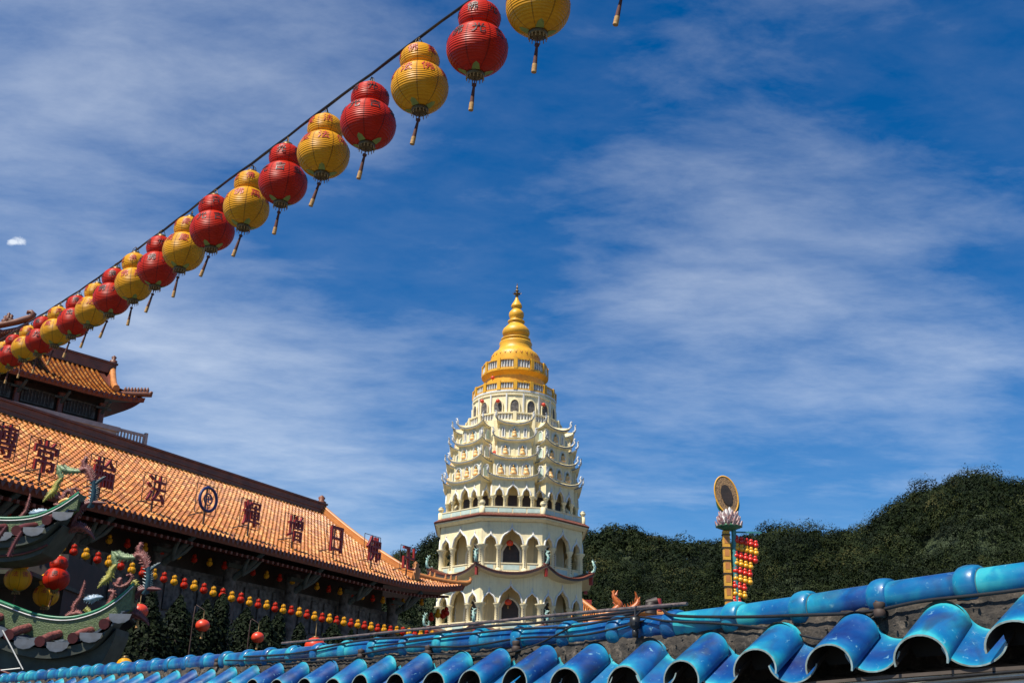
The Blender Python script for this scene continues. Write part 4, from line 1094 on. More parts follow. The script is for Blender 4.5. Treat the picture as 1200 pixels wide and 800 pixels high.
tag(b.build('lantern_rope', K['cable']), 'dark rope carrying the big red and yellow gourd lanterns', 'rope')

# ------------------------------------------------------------------ small lanterns on the hall
def small_lantern(kind, r=.125):
    root = empty('small_lantern'); m_ = K['lyellow'] if kind == 'yellow' else K['lred']
    k = r / .125
    lantern_globe(.125*k, .235*k, 18, 10).build('lower_globe', m_, root)
    up = lantern_globe(.085*k, .16*k, 16, 8).build('upper_globe', m_, root); up.location = (0, 0, .155*k)
    b = MB(); b.lathe([(.03*k, .225*k), (.03*k, .25*k), (.01*k, .26*k)], 8); b.build('top_cap', K['brass'], root)
    b = MB(); b.lathe([(.006*k, -.2*k), (.008*k, -.13*k), (.035*k, -.13*k), (.035*k, -.11*k)], 8); b.build('bottom_cap', K['brass'], root)
    return root
SL = {k: None for k in ('yellow', 'red')}
sA, zA = hall_pix(72, 641, -.6); sM, zM = hall_pix(290, 705, -.6); sB, zB = hall_pix(505, 745, -.6)
quad = np.polyfit([sA, sM, sB], [zA, zM, zB], 2)
n = int((sB - sA) / .455)
wire = []
for i in range(-6, n + 3):
    s = sA + .455 * i; z = float(np.polyval(quad, s)) + random.uniform(-.02, .02); kind = 'yellow' if i % 2 == 0 else 'red'
    if SL[kind] is None: SL[kind] = small_lantern(kind); o = SL[kind]
    else: o = copy_tree(SL[kind])
    o.location = hall_w(s, -.6, z); o.rotation_euler = (0, 0, random.uniform(0, 6)); wire.append(hall_w(s, -.6, z + .26))
    o.scale = (random.uniform(.94, 1.05),) * 3
    tag(o, 'small %s lantern on the wire below the hall eave, %s from the pagoda end' % (kind, ordn(n + 3 - i)), 'lantern', 'small lanterns strung along the hall')
b = MB(); b.tube([wire[0] + (wire[0]-wire[1])*6] + wire + [wire[-1] + (wire[-1]-wire[-2])*2], .008, 5); tag(b.build('lantern_wire', K['cable']), 'thin wire holding the row of small lanterns below the hall eave', 'wire')
# dim lanterns close under the eave
s = S0 + 2; i = 0
total = int((SE - 1.2 - s) / .78) + 1
while s < SE - 1.2:
    kind = 'yellow' if i % 2 == 0 else 'red'
    o = copy_tree(SL[kind]); o.location = hall_w(s, 1.5, 7.95 + (hz(s, 0) - ZE)); o.scale = (.9,) * 3; o.rotation_euler = (0, 0, random.uniform(0, 6))
    tag(o, 'shaded %s lantern hung close beneath the hall roof edge, %s from the pagoda end' % (kind, ordn(total - i)), 'lantern', 'shaded lanterns beneath the hall roof edge')
    s += .78; i += 1
# cluster lanterns at the hall corner
for j, (px, py, kind) in enumerate(((505, 724, 'red'), (513, 720, 'yellow'), (519, 721, 'red'), (523, 718, 'red'))):
    o = copy_tree(SL[kind]); o.location = at_depth(px, py, 51.5); o.scale = (1.2,) * 3
    tag(o, 'shaded %s lantern under the upturned hall corner before the pagoda, %s from the hall' % (kind, ordn(j + 1)), 'lantern', 'lanterns under the upturned hall corner')
# red lanterns inside the pagoda arches
lp = lambda x, py, dist: at_y(x, py, dist)
def red_lantern(r):
    root = empty('red_lantern'); lantern_globe(r, r*1.7, 20, 12).build('globe', K['redpaper'], root)
    b = MB(); b.lathe([(r*.3, r*.8), (r*.3, r*.95), (r*.05, r*.96), (r*.05, r*2.2)], 8); b.build('top_cap', K['brass'], root)
    b = MB(); b.lathe([(r*.3, -r*.95), (r*.3, -r*.8)], 8); b.build('bottom_cap', K['brass'], root)
    b = MB(); b.tube([(0, 0, -r*.9), (0, 0, -r*1.8)], [r*.12, r*.2], 6); b.build('tassel', K['tasselend'], root)
    return root
rl0 = red_lantern(.32)
spots = [(597.5, 636, 96.5, 'middle arch of the upper arcade'), (595.5, 705, 96.5, 'middle arch of the lower arcade'), (565, 470, 98.2, 'drum niche second from the statue'), (583.5, 469.5, 98, 'drum niche beside the statue'), (637, 474, 98.9, 'shaded drum niche on the far side'), (577.5, 442.5, 99.2, 'golden drum niche'), (579.5, 530, 97.2, 'recess between two stacked bays')]
for j, (px, py, dist, w_) in enumerate(spots):
    o = rl0 if j == 0 else copy_tree(rl0)
    o.location = lp(px, py, dist); o.scale = ((.95 if j < 2 else .62),) * 3
    tag(o, 'red lantern hanging in the %s of the pagoda' % w_, 'lantern', 'red lanterns on the pagoda')

# ------------------------------------------------------------------ street lamps with red lanterns, cypress trees
def lamp_post(px, py, dist, lab):
    c = at_y(px, py, dist); root = empty('lamp_post', (c.x - .22, dist, 0))
    h = c.z + .5
    b = MB(); b.tube([(-.05, 0, 0), (-.01, 0, h - .3), (0, 0, h - .08), (.02, 0, h - .04), (.16, 0, h - .12), (.22, 0, h - .16)], [.025, .014, .012, .010, .009, .009], 7); b.lathe([(.09, 0), (.09, .3), (.05, .4)], 8); b.build('pole', K['iron'], root)
    tag(root, lab, 'lamp post', 'thin posts with red lanterns')
    o = copy_tree(rl0); o.location = (c.x, dist, c.z); o.scale = (.5, .5, .5)
    return o
tag(lamp_post(237.5, 732.5, 26, 'thin pale lamp post before the cypresses, nearer the green gate roof'), 'red lantern hanging from the post nearer the green gate roof', 'lantern', 'red lanterns on thin posts')
tag(lamp_post(302, 746.5, 29, 'thin pale lamp post before the cypresses, farther from the green gate roof'), 'red lantern hanging from the post farther from the green gate roof', 'lantern', 'red lanterns on thin posts')
o = copy_tree(rl0); c = at_y(163, 716, 24.5); o.location = c; o.scale = (.6,) * 3
tag(o, 'orange red lantern hanging just behind the tip of the lower green roof', 'lantern')
o = copy_tree(rl0); c = at_y(369, 757, 30); o.location = c; o.scale = (.85,) * 3
tag(o, 'red lantern whose top just shows above the blue ridge before the cypresses', 'lantern')
yo = copy_tree(SL['yellow']); yo.location = at_y(143, 797, 18.5); yo.scale = (1.5,) * 3
tag(yo, 'yellow lantern whose top just shows between green gate and blue ridge', 'lantern')

def cypress(px, pytop, dist, r, lab):
    top = at_y(px, pytop, dist); root = empty('cypress_tree', (top.x, dist, 0)); h = top.z
    b = MB(); b.tube([(0, 0, 0), (.03, .02, h*.5), (0, 0, h*.93)], [.11, .07, .02], 7); b.build('trunk', K['bark'], root)
    n = 6000
    z = h * (.12 + .88 * rng.uniform(0, 1, n) ** .9); f = np.clip((h - z) / (h * .35), 0, 1) ** .6
    lob = 1 + .3 * np.sin(z * 3.1 + rng.uniform(0, 6))
    a = rng.uniform(0, 2*pi, n); lob2 = 1 + .22 * np.sin(a * 3 + z * 2)
    rr = r * f * lob * lob2 * rng.uniform(.55, 1.08, n)
    c = np.stack([rr * np.cos(a), rr * np.sin(a), z], 1)
    nrm = np.stack([np.cos(a), np.sin(a), np.full(n, .5)], 1) + rng.normal(size=(n, 3)) * .5; nrm /= np.linalg.norm(nrm, axis=1, keepdims=True)
    t = np.cross(nrm, rng.normal(size=(n, 3))); t /= np.linalg.norm(t, axis=1, keepdims=True); bb = np.cross(nrm, t)
    s1 = rng.uniform(.03, .075, (n, 1)); q = np.stack([c - t*s1, c - bb*s1*.6, c + t*s1, c + bb*s1*.6], 1).reshape(-1, 3)
    card_mesh('crown', q, np.clip(rng.uniform(0, 1, n) ** 1.4, 0, 1), K['cypress'], root)
    tag(root, lab, 'tree', 'cypress trees before the hall')
trees = [(180, 690, 26.5, .55), (212, 698, 27.5, .55), (243, 703, 29, .5), (262, 696, 29.5, .45), (290, 712, 31, .6), (312, 722, 31.5, .7), (328, 718, 32.5, .5), (352, 730, 34, .5), (392, 730, 36, .6), (412, 738, 37, .5), (440, 741, 40, .6)]
for i, (px, py, dist, r) in enumerate(trees):
    cypress(px, py, dist, r, 'dark slim cypress before the shaded hall, %s from the green gate roof' % ordn(i + 1))

# ------------------------------------------------------------------ green gate with dragon roofs
GY = 19.6
gate = empty('gate_pavilion', at_y(40, 700, GY + 2) * 1.0)
gate.location.z = 0
tag(gate, 'two tiered temple gate with upswept green roofs and porcelain dragons', 'gate')
def gl(p): return Vector(p) - gate.location
def curve(pts, n=48):
    pts = [Vector(p) for p in pts]; out_ = []
    m_ = len(pts)
    for i in range(m_ - 1):
        p0, p1, p2, p3 = pts[max(i-1, 0)], pts[i], pts[i+1], pts[min(i+2, m_-1)]
        k_ = max(2, n // (m_ - 1))
        for j in range(k_):
            t = j / k_
            out_.append(.5 * ((2*p1) + (-p0 + p2)*t + (2*p0 - 5*p1 + 4*p2 - p3)*t*t + (-p0 + 3*p1 - 3*p2 + p3)*t**3))
    out_.append(pts[-1]); return out_
PXM = (GY / cos(TH)) * 1.0 / FPX
def gate_roof(path, hh, hh2, yoff=0.0):
    Y = GY + yoff
    cen = curve([gl(at_y(x, y, Y)) for x, y in path], 60)
    n = len(cen)
    hb = hh; HH = [hb + (hh2 - hb) * max(0, (i / (n - 1) - .7) / .3) for i in range(n)]
    roof = MB()
    # ridge band with thickness
    vs = []
    for p, h_ in zip(cen, HH):
        for dy, dz in [(-.17, -hb), (-.17, h_), (.17, h_), (.17, -hb)]: vs.append((p.x, p.y + dy, p.z + dz))
    fs = [(i*4 + k, (i+1)*4 + k, (i+1)*4 + (k+1) % 4, i*4 + (k+1) % 4) for i in range(n-1) for k in range(4)]
    roof.add(vs, fs, False); roof.add(vs[:4], [(0, 1, 2, 3)]); roof.add(vs[-4:], [(3, 2, 1, 0)])
    rb = roof.build('ridge_band', K['gmos'], gate)
    t = MB(); t.tube([(p.x, p.y - .17, p.z + h_ + .01) for p, h_ in zip(cen, HH)], .026, 6); t.tube([(p.x, p.y + .17, p.z + h_ + .01) for p, h_ in zip(cen, HH)], .026, 6); t.build('ridge_trim', K['gtrim'], rb)
    t = MB(); t.tube([(p.x, p.y - .185, p.z + h_ - .035) for p, h_ in zip(cen, HH)], .011, 5); t.build('white_line', K['white'], rb)
    # short tiled slope in front of the band
    sl = MB(); run, drop = .38, .07
    sl.grid(lambda u, v: (lambda p: (p.x, p.y - .17 - run * v, p.z - hh - drop * v + .02 * sin(u * 200)))(cen[min(int(u * (n - 1)), n - 1)]), n - 1, 3, True)
    sl.grid(lambda u, v: (lambda p: (p.x, p.y - .17 - run, p.z - hh - drop - .10 * v))(cen[min(int(u * (n - 1)), n - 1)]), n - 1, 1, True)
    slope = sl.build('roof_slope', K['bluegrey'], gate)
    tl = MB(); step = .54; acc = 0; nxt = .1
    for i in range(1, n):
        a, c = cen[i-1], cen[i]; d = (c - a).length
        while acc + d > nxt:
            p = a.lerp(c, (nxt - acc) / d)
            tl.tube([(p.x + .10, p.y - .15, p.z - hh + .10), (p.x + .02, p.y - .4, p.z - hh - drop*.5 + .06), (p.x - .02, p.y - .17 - run - .05, p.z - hh - drop + .01)], .075, 8, 0)
            tl.lathe([(.001, 0), (.085, .01), (.085, .04), (.001, .05)], 12, 1) if False else None
            tl.tube([(p.x - .02, p.y - .17 - run - .04, p.z - hh - drop + .01), (p.x - .02, p.y - .17 - run - .08, p.z - hh - drop)], .09, 10, 1)
            # drip pan between
            q = p + (c - a).normalized() * step / 2
            tl.at(Matrix.Translation((q.x, q.y - .17 - run - .04, q.z - hh - drop - .04)))
            tl.add([(-.19, 0, .06), (.19, 0, .06), (.17, -.02, -.03), (.10, -.03, -.085), (0, -.035, -.105), (-.10, -.03, -.085), (-.17, -.02, -.03)], [(0, 6, 5, 4, 3, 2, 1)], False, 2); tl.at(Matrix.Identity(4))
            nxt += step
        acc += d
    tl.build('roll_tiles', [K['pink'] if yoff == 0 else K['maroon'], K['maroon'], K['pandark']], slope)
    # curved boards under the slope
    bd = MB()
    for (y0, y1, z0, z1) in ((-.55, -.1, -hh - drop - .26, -hh - drop - .06), (-.38, .3, -hh - drop - (.74 if yoff == 0 else .48), -hh - drop - .262)):
        vs = []
        for i, p in enumerate(cen):
            k_ = max(0, (i / (n - 1) - .82) / .18); sh = 1 - .5 * k_
            for dy, dz in ((y0, z0 * sh + (-hh - drop) * (1 - sh)), (y0, z1), (y1, z1), (y1, z0 * sh + (-hh - drop) * (1 - sh))): vs.append((p.x - .12 * k_, p.y + dy, p.z + dz))
        bd.add(vs, [(i*4 + k, (i+1)*4 + k, (i+1)*4 + (k+1) % 4, i*4 + (k+1) % 4) for i in range(n-1) for k in range(4)], False); bd.add(vs[-4:], [(3, 2, 1, 0)])
    eb = bd.build('eave_board', K['hull'], gate)
    t = MB(); t.tube([(p.x, p.y - .40, p.z - hh - drop - (.60 if yoff == 0 else .38)) for p in cen[:-8]], .022, 5); t.build('red_line', K['maroon'], eb)
    return cen, rb
def gtube(pts, rad, mkey, nm, par, Y=None, seg=9, flat=1.0):
    b = MB(); Y = Y or GY
    P3 = curve([gl(at_y(x, y, Y)) for x, y in pts], max(14, 5 * len(pts)))
    rr_ = [PXM * float(np.interp(i / (len(P3) - 1), np.linspace(0, 1, len(rad)), rad)) for i in range(len(P3))]
    rr_ = [r * .58 for r in rr_]
    b.tube(P3, rr_, seg, flat=flat)
    if mkey in ('lime', 'pgreen', 'pink', 'dteal', 'maroon', 'paleblue') and len(P3) > 6:
        for i in range(2, len(P3) - 2):
            d = (P3[i+1] - P3[i-1]).normalized(); nrm = Vector((-d.z, 0, d.x)); r = rr_[i]
            for sg in (1, -1):
                if sg == -1 and i % 2: continue
                o_ = P3[i] + nrm * (r * .55 * sg); b.tube([o_, o_ + nrm * (r * .75 * sg) - d * r * .4, o_ + nrm * (r * (1.25 + .25 * (i % 3)) * sg) - d * r * .9], [r * .55, r * .38, r * .05], 5)
    return b.build(nm, K[mkey], par)
def dragon(par, ox, oy, withhorn, Y):
    q = lambda L_: [(x + ox, y + oy) for x, y in L_]
    # coordinates measured on the lower roof's ornament
    root = par
    a = gtube(q([(114, 689), (121, 682), (128, 676), (131, 668), (137, 661)]), [.6, 3.2, 5, 4, 3], 'lime', 'tail_frond', root, Y)
    gtube(q([(133, 646), (139, 651), (147, 653), (159, 653)]), [1.2, 5, 4.5, 3.2], 'pgreen', 'tail_tip', root, Y)
    gtube(q([(137, 661), (134, 653), (131, 645)]), [3, 4, .8], 'pgreen', 'tail_tip', root, Y)
    gtube(q([(157, 653), (164, 650), (169, 655), (173, 665)]), [3, 5, 5.5, 5], 'pink', 'scaled_body', root, Y)
    gtube(q([(164, 650), (163, 643), (165, 638), (163, 636)]), [4.5, 3.6, 3.4, 1.5], 'pink', 'scaled_body', root, Y)
    gtube(q([(174, 664), (174, 676), (172, 688), (168, 696)]), [4.8, 5, 5, 4.5], 'dteal', 'dark_body', root, Y)
    gtube(q([(176, 668), (182, 663), (188, 659)]), [3.2, 2.4, 1.2], 'dteal', 'fin', root, Y)
    gtube(q([(133, 682), (136, 686), (143, 687), (151, 683), (155, 677), (153, 673), (148, 674)]), [1.6, 2, 2.4, 2.4, 2.3, 2.2, 1.6], 'pink', 'scroll', root, Y)
    gtube(q([(139, 684), (141, 679), (143, 677)]), [3.4, 3.4, 1.5], 'pink', 'scroll_core', root, Y)
    # body rising at the end of the ridge
    gtube(q([(147, 718), (153, 705), (160, 695), (170, 690), (180, 690), (189, 690)]), [4, 5, 5.5, 4.8, 3, 1], 'maroon', 'neck', root, Y)
    # figures standing on the ridge
    gtube(q([(86, 716), (88, 708), (94, 700), (97, 691), (99, 683), (99, 679)]), [3, 3, 2.6, 2.4, 1.6, .5], 'pink', 'figure', root, Y)
    gtube(q([(98, 702), (106, 702), (113, 700), (121, 699)]), [1.5, 4.2, 3.8, 1.2], 'paleblue', 'figure', root, Y)
    gtube(q([(121, 714), (128, 708), (132, 700), (133, 693), (127, 692)]), [2, 3.2, 3.6, 3, 2.4], 'pink', 'figure', root, Y)
    gtube(q([(100, 712), (104, 716), (109, 721)]), [2.6, 2.8, 1.5], 'lime', 'figure', root, Y)
    gtube(q([(76, 722), (84, 719), (92, 718), (100, 723)]), [1.5, 3.4, 3.5, 1], 'pink', 'figure', root, Y)
    if withhorn:
        gtube(q([(110, 724), (128, 716), (146, 703), (156, 692), (160, 684), (157, 681), (154, 684)]), [2, 2.2, 2.2, 2.2, 3, 3, 2], 'lime', 'rising_scroll', root, Y)
    else:
        gtube(q([(133, 690), (142, 686), (150, 690)]), [3, 4, 3], 'orange', 'figure', root, Y)
        gtube(q([(140, 680), (146, 676), (150, 684), (148, 690)]), [3, 4, 4, 3], 'maroon', 'figure', root, Y)
    # pink crest tile hanging out at the tip
    gtube(q([(143, 724), (150, 719), (160, 719), (170, 726), (175, 733)]), [2.5, 5.5, 5.5, 3, .6], 'pink', 'crest_tile', root, Y)
low_path = [(-260, 560), (-160, 640), (-80, 685), (-30, 706), (10, 722), (45, 734), (80, 738), (115, 731), (140, 718), (158, 703)]
c_low, rb_low = gate_roof(low_path, .18, .25)
gd = empty('dragon_ornament', (0, 0, 0), 0, gate); dragon(gd, 0, 0, True, GY)
up_path = [(-260, 500), (-160, 575), (-80, 604), (-30, 614), (10, 618), (45, 615), (72, 605), (95, 591)]
c_up, rb_up = gate_roof(up_path, .13, .18, .5)
gd = empty('dragon_ornament', (0, 0, 0), 0, gate); dragon(gd, -64, -115 + 14, False, GY + .5)
b = MB()
q0 = gl(at_y(-140, 760, GY + 1.2)); q1 = gl(at_y(46, 640, GY + 1.2))
b.box(q0.x, q1.x - .2, 1.2, 3.4, 0, gl(at_y(40, 640, GY + 1.2)).z + .2); b.build('gate_wall', K['dark'], gate)
b = MB(); b.box(q0.x - .4, q1.x + .1, -.9, 3.2, gl(at_y(40, 790, GY)).z - .2, gl(at_y(40, 790, GY)).z - .0); b.build('gate_ceiling', K['dark'], gate)
b = MB(); b.box(q0.x - .4, q1.x - .15, -.7, 3.2, gl(at_y(40, 660, GY)).z, gl(at_y(40, 655, GY)).z); b.build('gate_soffit', K['hull'], gate)
c0 = None
for px in (60, -60, -150):
    x = gl(at_y(px, 740, GY + .3)).x
    if c0 is None:
        cb = MB(); cb.lathe([(.22, 0), (.2, .3), (.17, .4), (.16, gl(at_y(60, 770, GY)).z)], 12); c0 = cb.build('column', K['redtile'], gate); o = c0
    else: o = dup(c0, gate)
    o.location = (x, -.5 + (GY - gate.location.y + 2) * 0, 0)
for (a, c) in (((-14, 652), (8, 616)), ((10, 652), (26, 622))):
    gtube([a, ((a[0]+c[0])/2 - 1, (a[1]+c[1])/2), c], [3.2, 3, 3], 'maroon', 'hip_tile', rb_up, GY - .6)
for px, py, kind, dist, w_ in ((21, 678, 'yellow', 20.2, 'yellow gourd lantern in shade between the two green roofs, in front'), (66, 678, 'red', 20.6, 'large red gourd lantern in shade between the two green roofs'), (54, 697, 'yellow', 21.4, 'yellow gourd lantern in shade behind the red one between green roofs')):
    o = copy_tree(protoL[kind]); o.location = at_y(px, py, dist + .45); o.scale = (1.05,) * 3
    tag(o, w_, 'lantern', 'gourd lanterns between the green roofs')
b = MB(); a, c = at_y(3, 738, GY - .9), at_y(27, 784, GY - .9); b.tube([a, a.lerp(c, .5), c], .011, 5); b.tube([c + Vector((-.05, 0, .02)), c + Vector((-.35, 0, -.02))], .012, 5)
tag(b.build('stay_wire', K['trim']), 'pale straight stay wire crossing the lower green roof', 'wire')

# ------------------------------------------------------------------ lotus column
LY = 45.0
lc = at_y(854, 704, LY); lot = empty('lotus_column', (lc.x, LY, 0))
tag(lot, 'slim yellow and teal festival column topped by a lotus and brown disc', 'ornamental column')
pm = LY / cos(TH) / FPX * 1.02
def ll(px, py, dy=0): p = at_y(px, py, LY + dy); return Vector((p.x - lc.x, dy, p.z))
ztop = ll(851, 622).z
b = MB(); b.box(-.14, .14, -.1, .1, 0, ztop)
o = b.build('yellow_panel', K['panelyellow'], lot)
b = MB()
zq = 2.0
while zq < ztop:
    b.box(-.165, .165, -.125, .11, zq, zq + .05); zq += .52
for zq in np.arange(2.2, ztop - .3, .52): b.box(-.09, .09, -.108, -.1, zq, zq + .28, mi=1)
b.build('panel_frame', [K['dark'], K['ridge']], o)
b = MB(); b.lathe([(.14, 0), (.11, .4), (.10, ztop + .35)], 12, c=(.33, .02)); b.box(.3, 1.45, -.03, .03, ztop - .06, ztop + .0); b.build('post', K['tealpost'], lot)
zl_ = ll(852, 617).z; cx_ = .14
b = MB()
b.lathe([(.2, zl_ - .15), (.55, zl_), (.35, zl_ + .1)], 16, 1, c=(cx_, 0))
for row in range(3):
    for k in range(14):
        a = 2*pi*(k + .5*row)/14; r0, r1 = .22, .50 - .08*row; z0 = zl_ + .02 + .10*row
        p0 = (cx_ + r0*cos(a), r0*sin(a), z0); p1 = (cx_ + r1*cos(a), r1*sin(a), z0 + .02 + .1*row); p2 = (cx_ + (r1+.06)*cos(a), (r1+.06)*sin(a), z0 + .2 + .1*row)
        b.tube([p0, p1, p2], [.045, .075, .02], 6, 0)
b.build('lotus', [mat('pale pink lotus', (0.60, 0.54, 0.52), (0.34, 0.10, 0.10), .5, 9), K['green']], lot)
def ellipse_disc(b, c, rx, rz, y0, y1, mi=0, seg=32, tilt=0):
    vs = []
    for y in (y0, y1):
        for k in range(seg):
            a = 2*pi*k/seg; x = rx*cos(a); z = rz*sin(a); vs.append((c[0] + x*cos(tilt) + z*sin(tilt), y, c[2] - x*sin(tilt) + z*cos(tilt)))
    b.add(vs, [tuple(range(seg)), tuple(range(seg, 2*seg))[::-1]] + [(k, seg + k, seg + (k+1) % seg, (k+1) % seg) for k in range(seg)], False, mi)
dc = ll(851, 580); 
b = MB(); ellipse_disc(b, ll(853, 588), .47, .62, .02, .10, 0, tilt=-.25); b.build('leaf_plate', K['green'], lot)
b = MB(); ellipse_disc(b, dc, .44, .80, -.06, .0, 0, tilt=-.22)
dd = b.build('disc', K['disc'], lot)
b = MB(); ellipse_disc(b, dc, .22, .43, -.10, -.065, 0, tilt=-.22); b.build('dark_centre', K['dark'], dd)
b = MB(); b.tube([(dc.x + .46*cos(a)*cos(.22) - .80*sin(a)*sin(.22), -.05, dc.z + .46*cos(a)*sin(.22) + .80*sin(a)*cos(.22)) for a in np.linspace(0, 2*pi, 33)], .035, 6, cap=False)
for k in range(14):
    a = 2*pi*k/14; b.lathe([(.001, -.035), (.04, 0), (.001, .035)], 6, 0, True, c=(0, 0)) if False else None
b.build('gilt_rim', K['panelyellow'], dd)
b = MB()
for px, py in ((850, 603), (854, 601), (857, 604), (847, 606)):
    p = ll(px, py); b.at(Matrix.Translation((p.x, -.2, p.z - .15))); b.lathe([(.1, -.1), (.11, .1), (.05, .2), (.07, .28), (.02, .36)], 8); b.at(Matrix.Identity(4))
b.build('white_figures', K['white'], lot)
rows = [('red', 5), ('yellow', 5), ('red', 5), ('yellow', 4), ('red', 4), ('yellow', 4), ('red', 3), ('yellow', 3), ('red', 2)]
glp = {}
for r_i, (kind, n) in enumerate(rows):
    for j in range(n):
        px = 863.5 + j * 5.6 - r_i * .35 + (r_i % 2) * .6; py = 633 + r_i * 8.9 + j * 1.5
        if kind not in glp:
            root = empty('globe_lantern'); lantern_globe(.115, .21, 16, 10).build('lower_globe', K['lampred'] if kind == 'red' else K['lampyellow'], root)
            u_ = lantern_globe(.085, .15, 14, 8).build('upper_globe', K['lampred'] if kind == 'red' else K['lampyellow'], root); u_.location = (0, 0, .14)
            b = MB(); b.lathe([(.03, .2), (.03, .23)], 8); b.build('cap', K['brass'], root)
            glp[kind] = root; o = root
        else: o = copy_tree(glp[kind])
        o.location = at_y(px, py, LY)
        tag(o, '%s globe lantern beside the lotus column, %s of the %s row from the top' % (kind, ordn(j + 1), ordn(r_i + 1)), 'lantern', 'globe lanterns hung beside the lotus column')

# ------------------------------------------------------------------ far temple roof right of the pagoda
RY = 128.0
fr_ = empty('far_temple', (at_y(690, 730, RY).x, RY, 0))
tag(fr_, 'small orange roofed temple half hidden behind the blue ridge by the pagoda', 'temple')
def fl(px, py, dy=0): p = at_y(px, py, RY + dy); return (p.x - fr_.location.x, dy, p.z)
b = MB()
A_, B_, C_, D_ = fl(640, 672, 4), fl(706, 722, 0), fl(640, 735, -2), fl(700, 735, -2)
b.add([C_, D_, B_, A_], [(0, 1, 2, 3)])
b.build('roof_slope', K['roofpan'], fr_)
b = MB()
for i in range(30):
    f = i / 29; p = Vector(A_).lerp(Vector(B_), f); q = Vector(C_).lerp(Vector(D_), f); 
    for j in range(10):
        b.tube([tuple(q.lerp(p, j/10)), tuple(q.lerp(p, (j+1)/10))], [.10, .08], 6, 0, False, tint=random.random())
b.build('cover_tiles', K['rooftile'], fr_)
b = MB(); b.tube([A_, B_], .28, 8); b.lathe([(.3, B_[2] - .3), (.3, B_[2] + .4), (.1, B_[2] + .6)], 8, c=(B_[0], B_[1])); b.build('gable_ridge', K['ridge'], fr_)
b = MB(); b.box(A_[0], B_[0] - 1, 3, 8, 0, A_[2] - 3); b.build('temple_wall', K['red'], fr_)
RD = 60.0
dr_ = empty('dragon_roof', (at_y(735, 725, RD).x, RD, 0))
tag(dr_, 'low roof carrying a curled orange dragon, showing just above the blue ridge', 'roof')
def dl(px, py, dy=0): p = at_y(px, py, RD + dy); return (p.x - dr_.location.x, dy, p.z)
b = MB(); b.tube(curve([dl(x, y) for x, y in ((690, 731), (705, 725), (715, 718), (725, 716), (740, 716), (752, 716), (790, 722))], 30), .22, 8); b.build('roof_ridge', K['ridge'], dr_)
b = MB(); b.box(dl(680, 735)[0], dl(800, 735)[0], .3, 4, 0, dl(730, 740)[2]); b.build('roof_base', K['redtile'], dr_)
b = MB()
b.tube(curve([dl(x, y) for x, y in ((713, 718), (722, 713), (725, 708), (722, 703), (719.5, 698), (720, 692))], 24), [.25, .3, .32, .28, .22, .12] * 4 + [.1], 7) if False else None
cv = curve([dl(x, y) for x, y in ((712, 719), (721, 714), (726, 709), (722, 703), (719, 697), (720, 691.5))], 25); b.tube(cv, [.07 + .13 * sin(pi * min(1, (i + 4) / len(cv))) for i in range(len(cv))], 8)
cv = curve([dl(x, y) for x, y in ((726, 713), (734, 714.5), (742, 712), (747, 707), (747.5, 702), (745, 699))], 25); b.tube(cv, [.06 + .12 * sin(pi * min(1, (i + 3) / len(cv))) for i in range(len(cv))], 8)
for x, y, x2, y2 in ((720, 697, 717, 692), (722, 697, 724, 691), (747, 703, 744, 700), (748, 704, 750, 699), (722, 708, 718, 705), (730, 714, 731, 709), (738, 714, 739, 709)):
    b.tube([dl(x, y), dl(x2, y2)], [.10, .02], 6)
for q_ in range(3, len(cv) - 2, 2):
    b.tube([cv[q_], cv[q_] + Vector((.1 * (-1) ** q_, -.1, .32))], [.08, .015], 5)
b.build('dragon', K['dragonorange'], dr_)
b = MB(); b.tube([dl(762, 719), dl(763, 708), dl(766, 702)], [.4, .3, .12], 7); b.tube([dl(757, 706), dl(770, 704)], [.15, .25], 7); b.build('ridge_beast', K['dark'], dr_)
b = MB(); b.tube([dl(772.5, 716), dl(772, 701)], [.22, .14], 7); b.build('ridge_post', K['red'], dr_)

# ------------------------------------------------------------------ blue tiled wall
WD = Vector((-0.613018602, 0.790068474, 0)); WN = Vector((-0.790068474, -0.613018602, 0))
WANG = atan2(WD.y, WD.x)
wall = empty('tiled_wall', (2.08726, 5.0, 0), WANG)
tag(wall, 'long wall capped with glossy blue roll tiles and a blue ridge pipe', 'wall')
ZS = [-6, -3, -1, -.22, 0, .43, .89, 1.34, 1.82, 2.33, 3.32, 4.27, 4.92, 5.58, 6.31, 8.43, 11.83, 14.81, 30]
ZZ = [2.47, 2.43, 2.405, 2.393, 2.390, 2.378, 2.360, 2.346, 2.340, 2.342, 2.358, 2.381, 2.391, 2.398, 2.408, 2.443, 2.488, 2.524, 2.68]
_zk = np.convolve(np.interp(np.arange(-7, 31, .05), ZS, ZZ), np.ones(15) / 15, 'same')
def zr(s): return float(np.interp(s, np.arange(-7, 31, .05), _zk))
STEP = .455
def local(px, py, o):
    P0 = Vector((2.08726, 5.0, 0)) + WN * o; p = on_plane(px, py, P0, WN); return (p - Vector((2.08726, 5.0, 0))).dot(WD), p.z
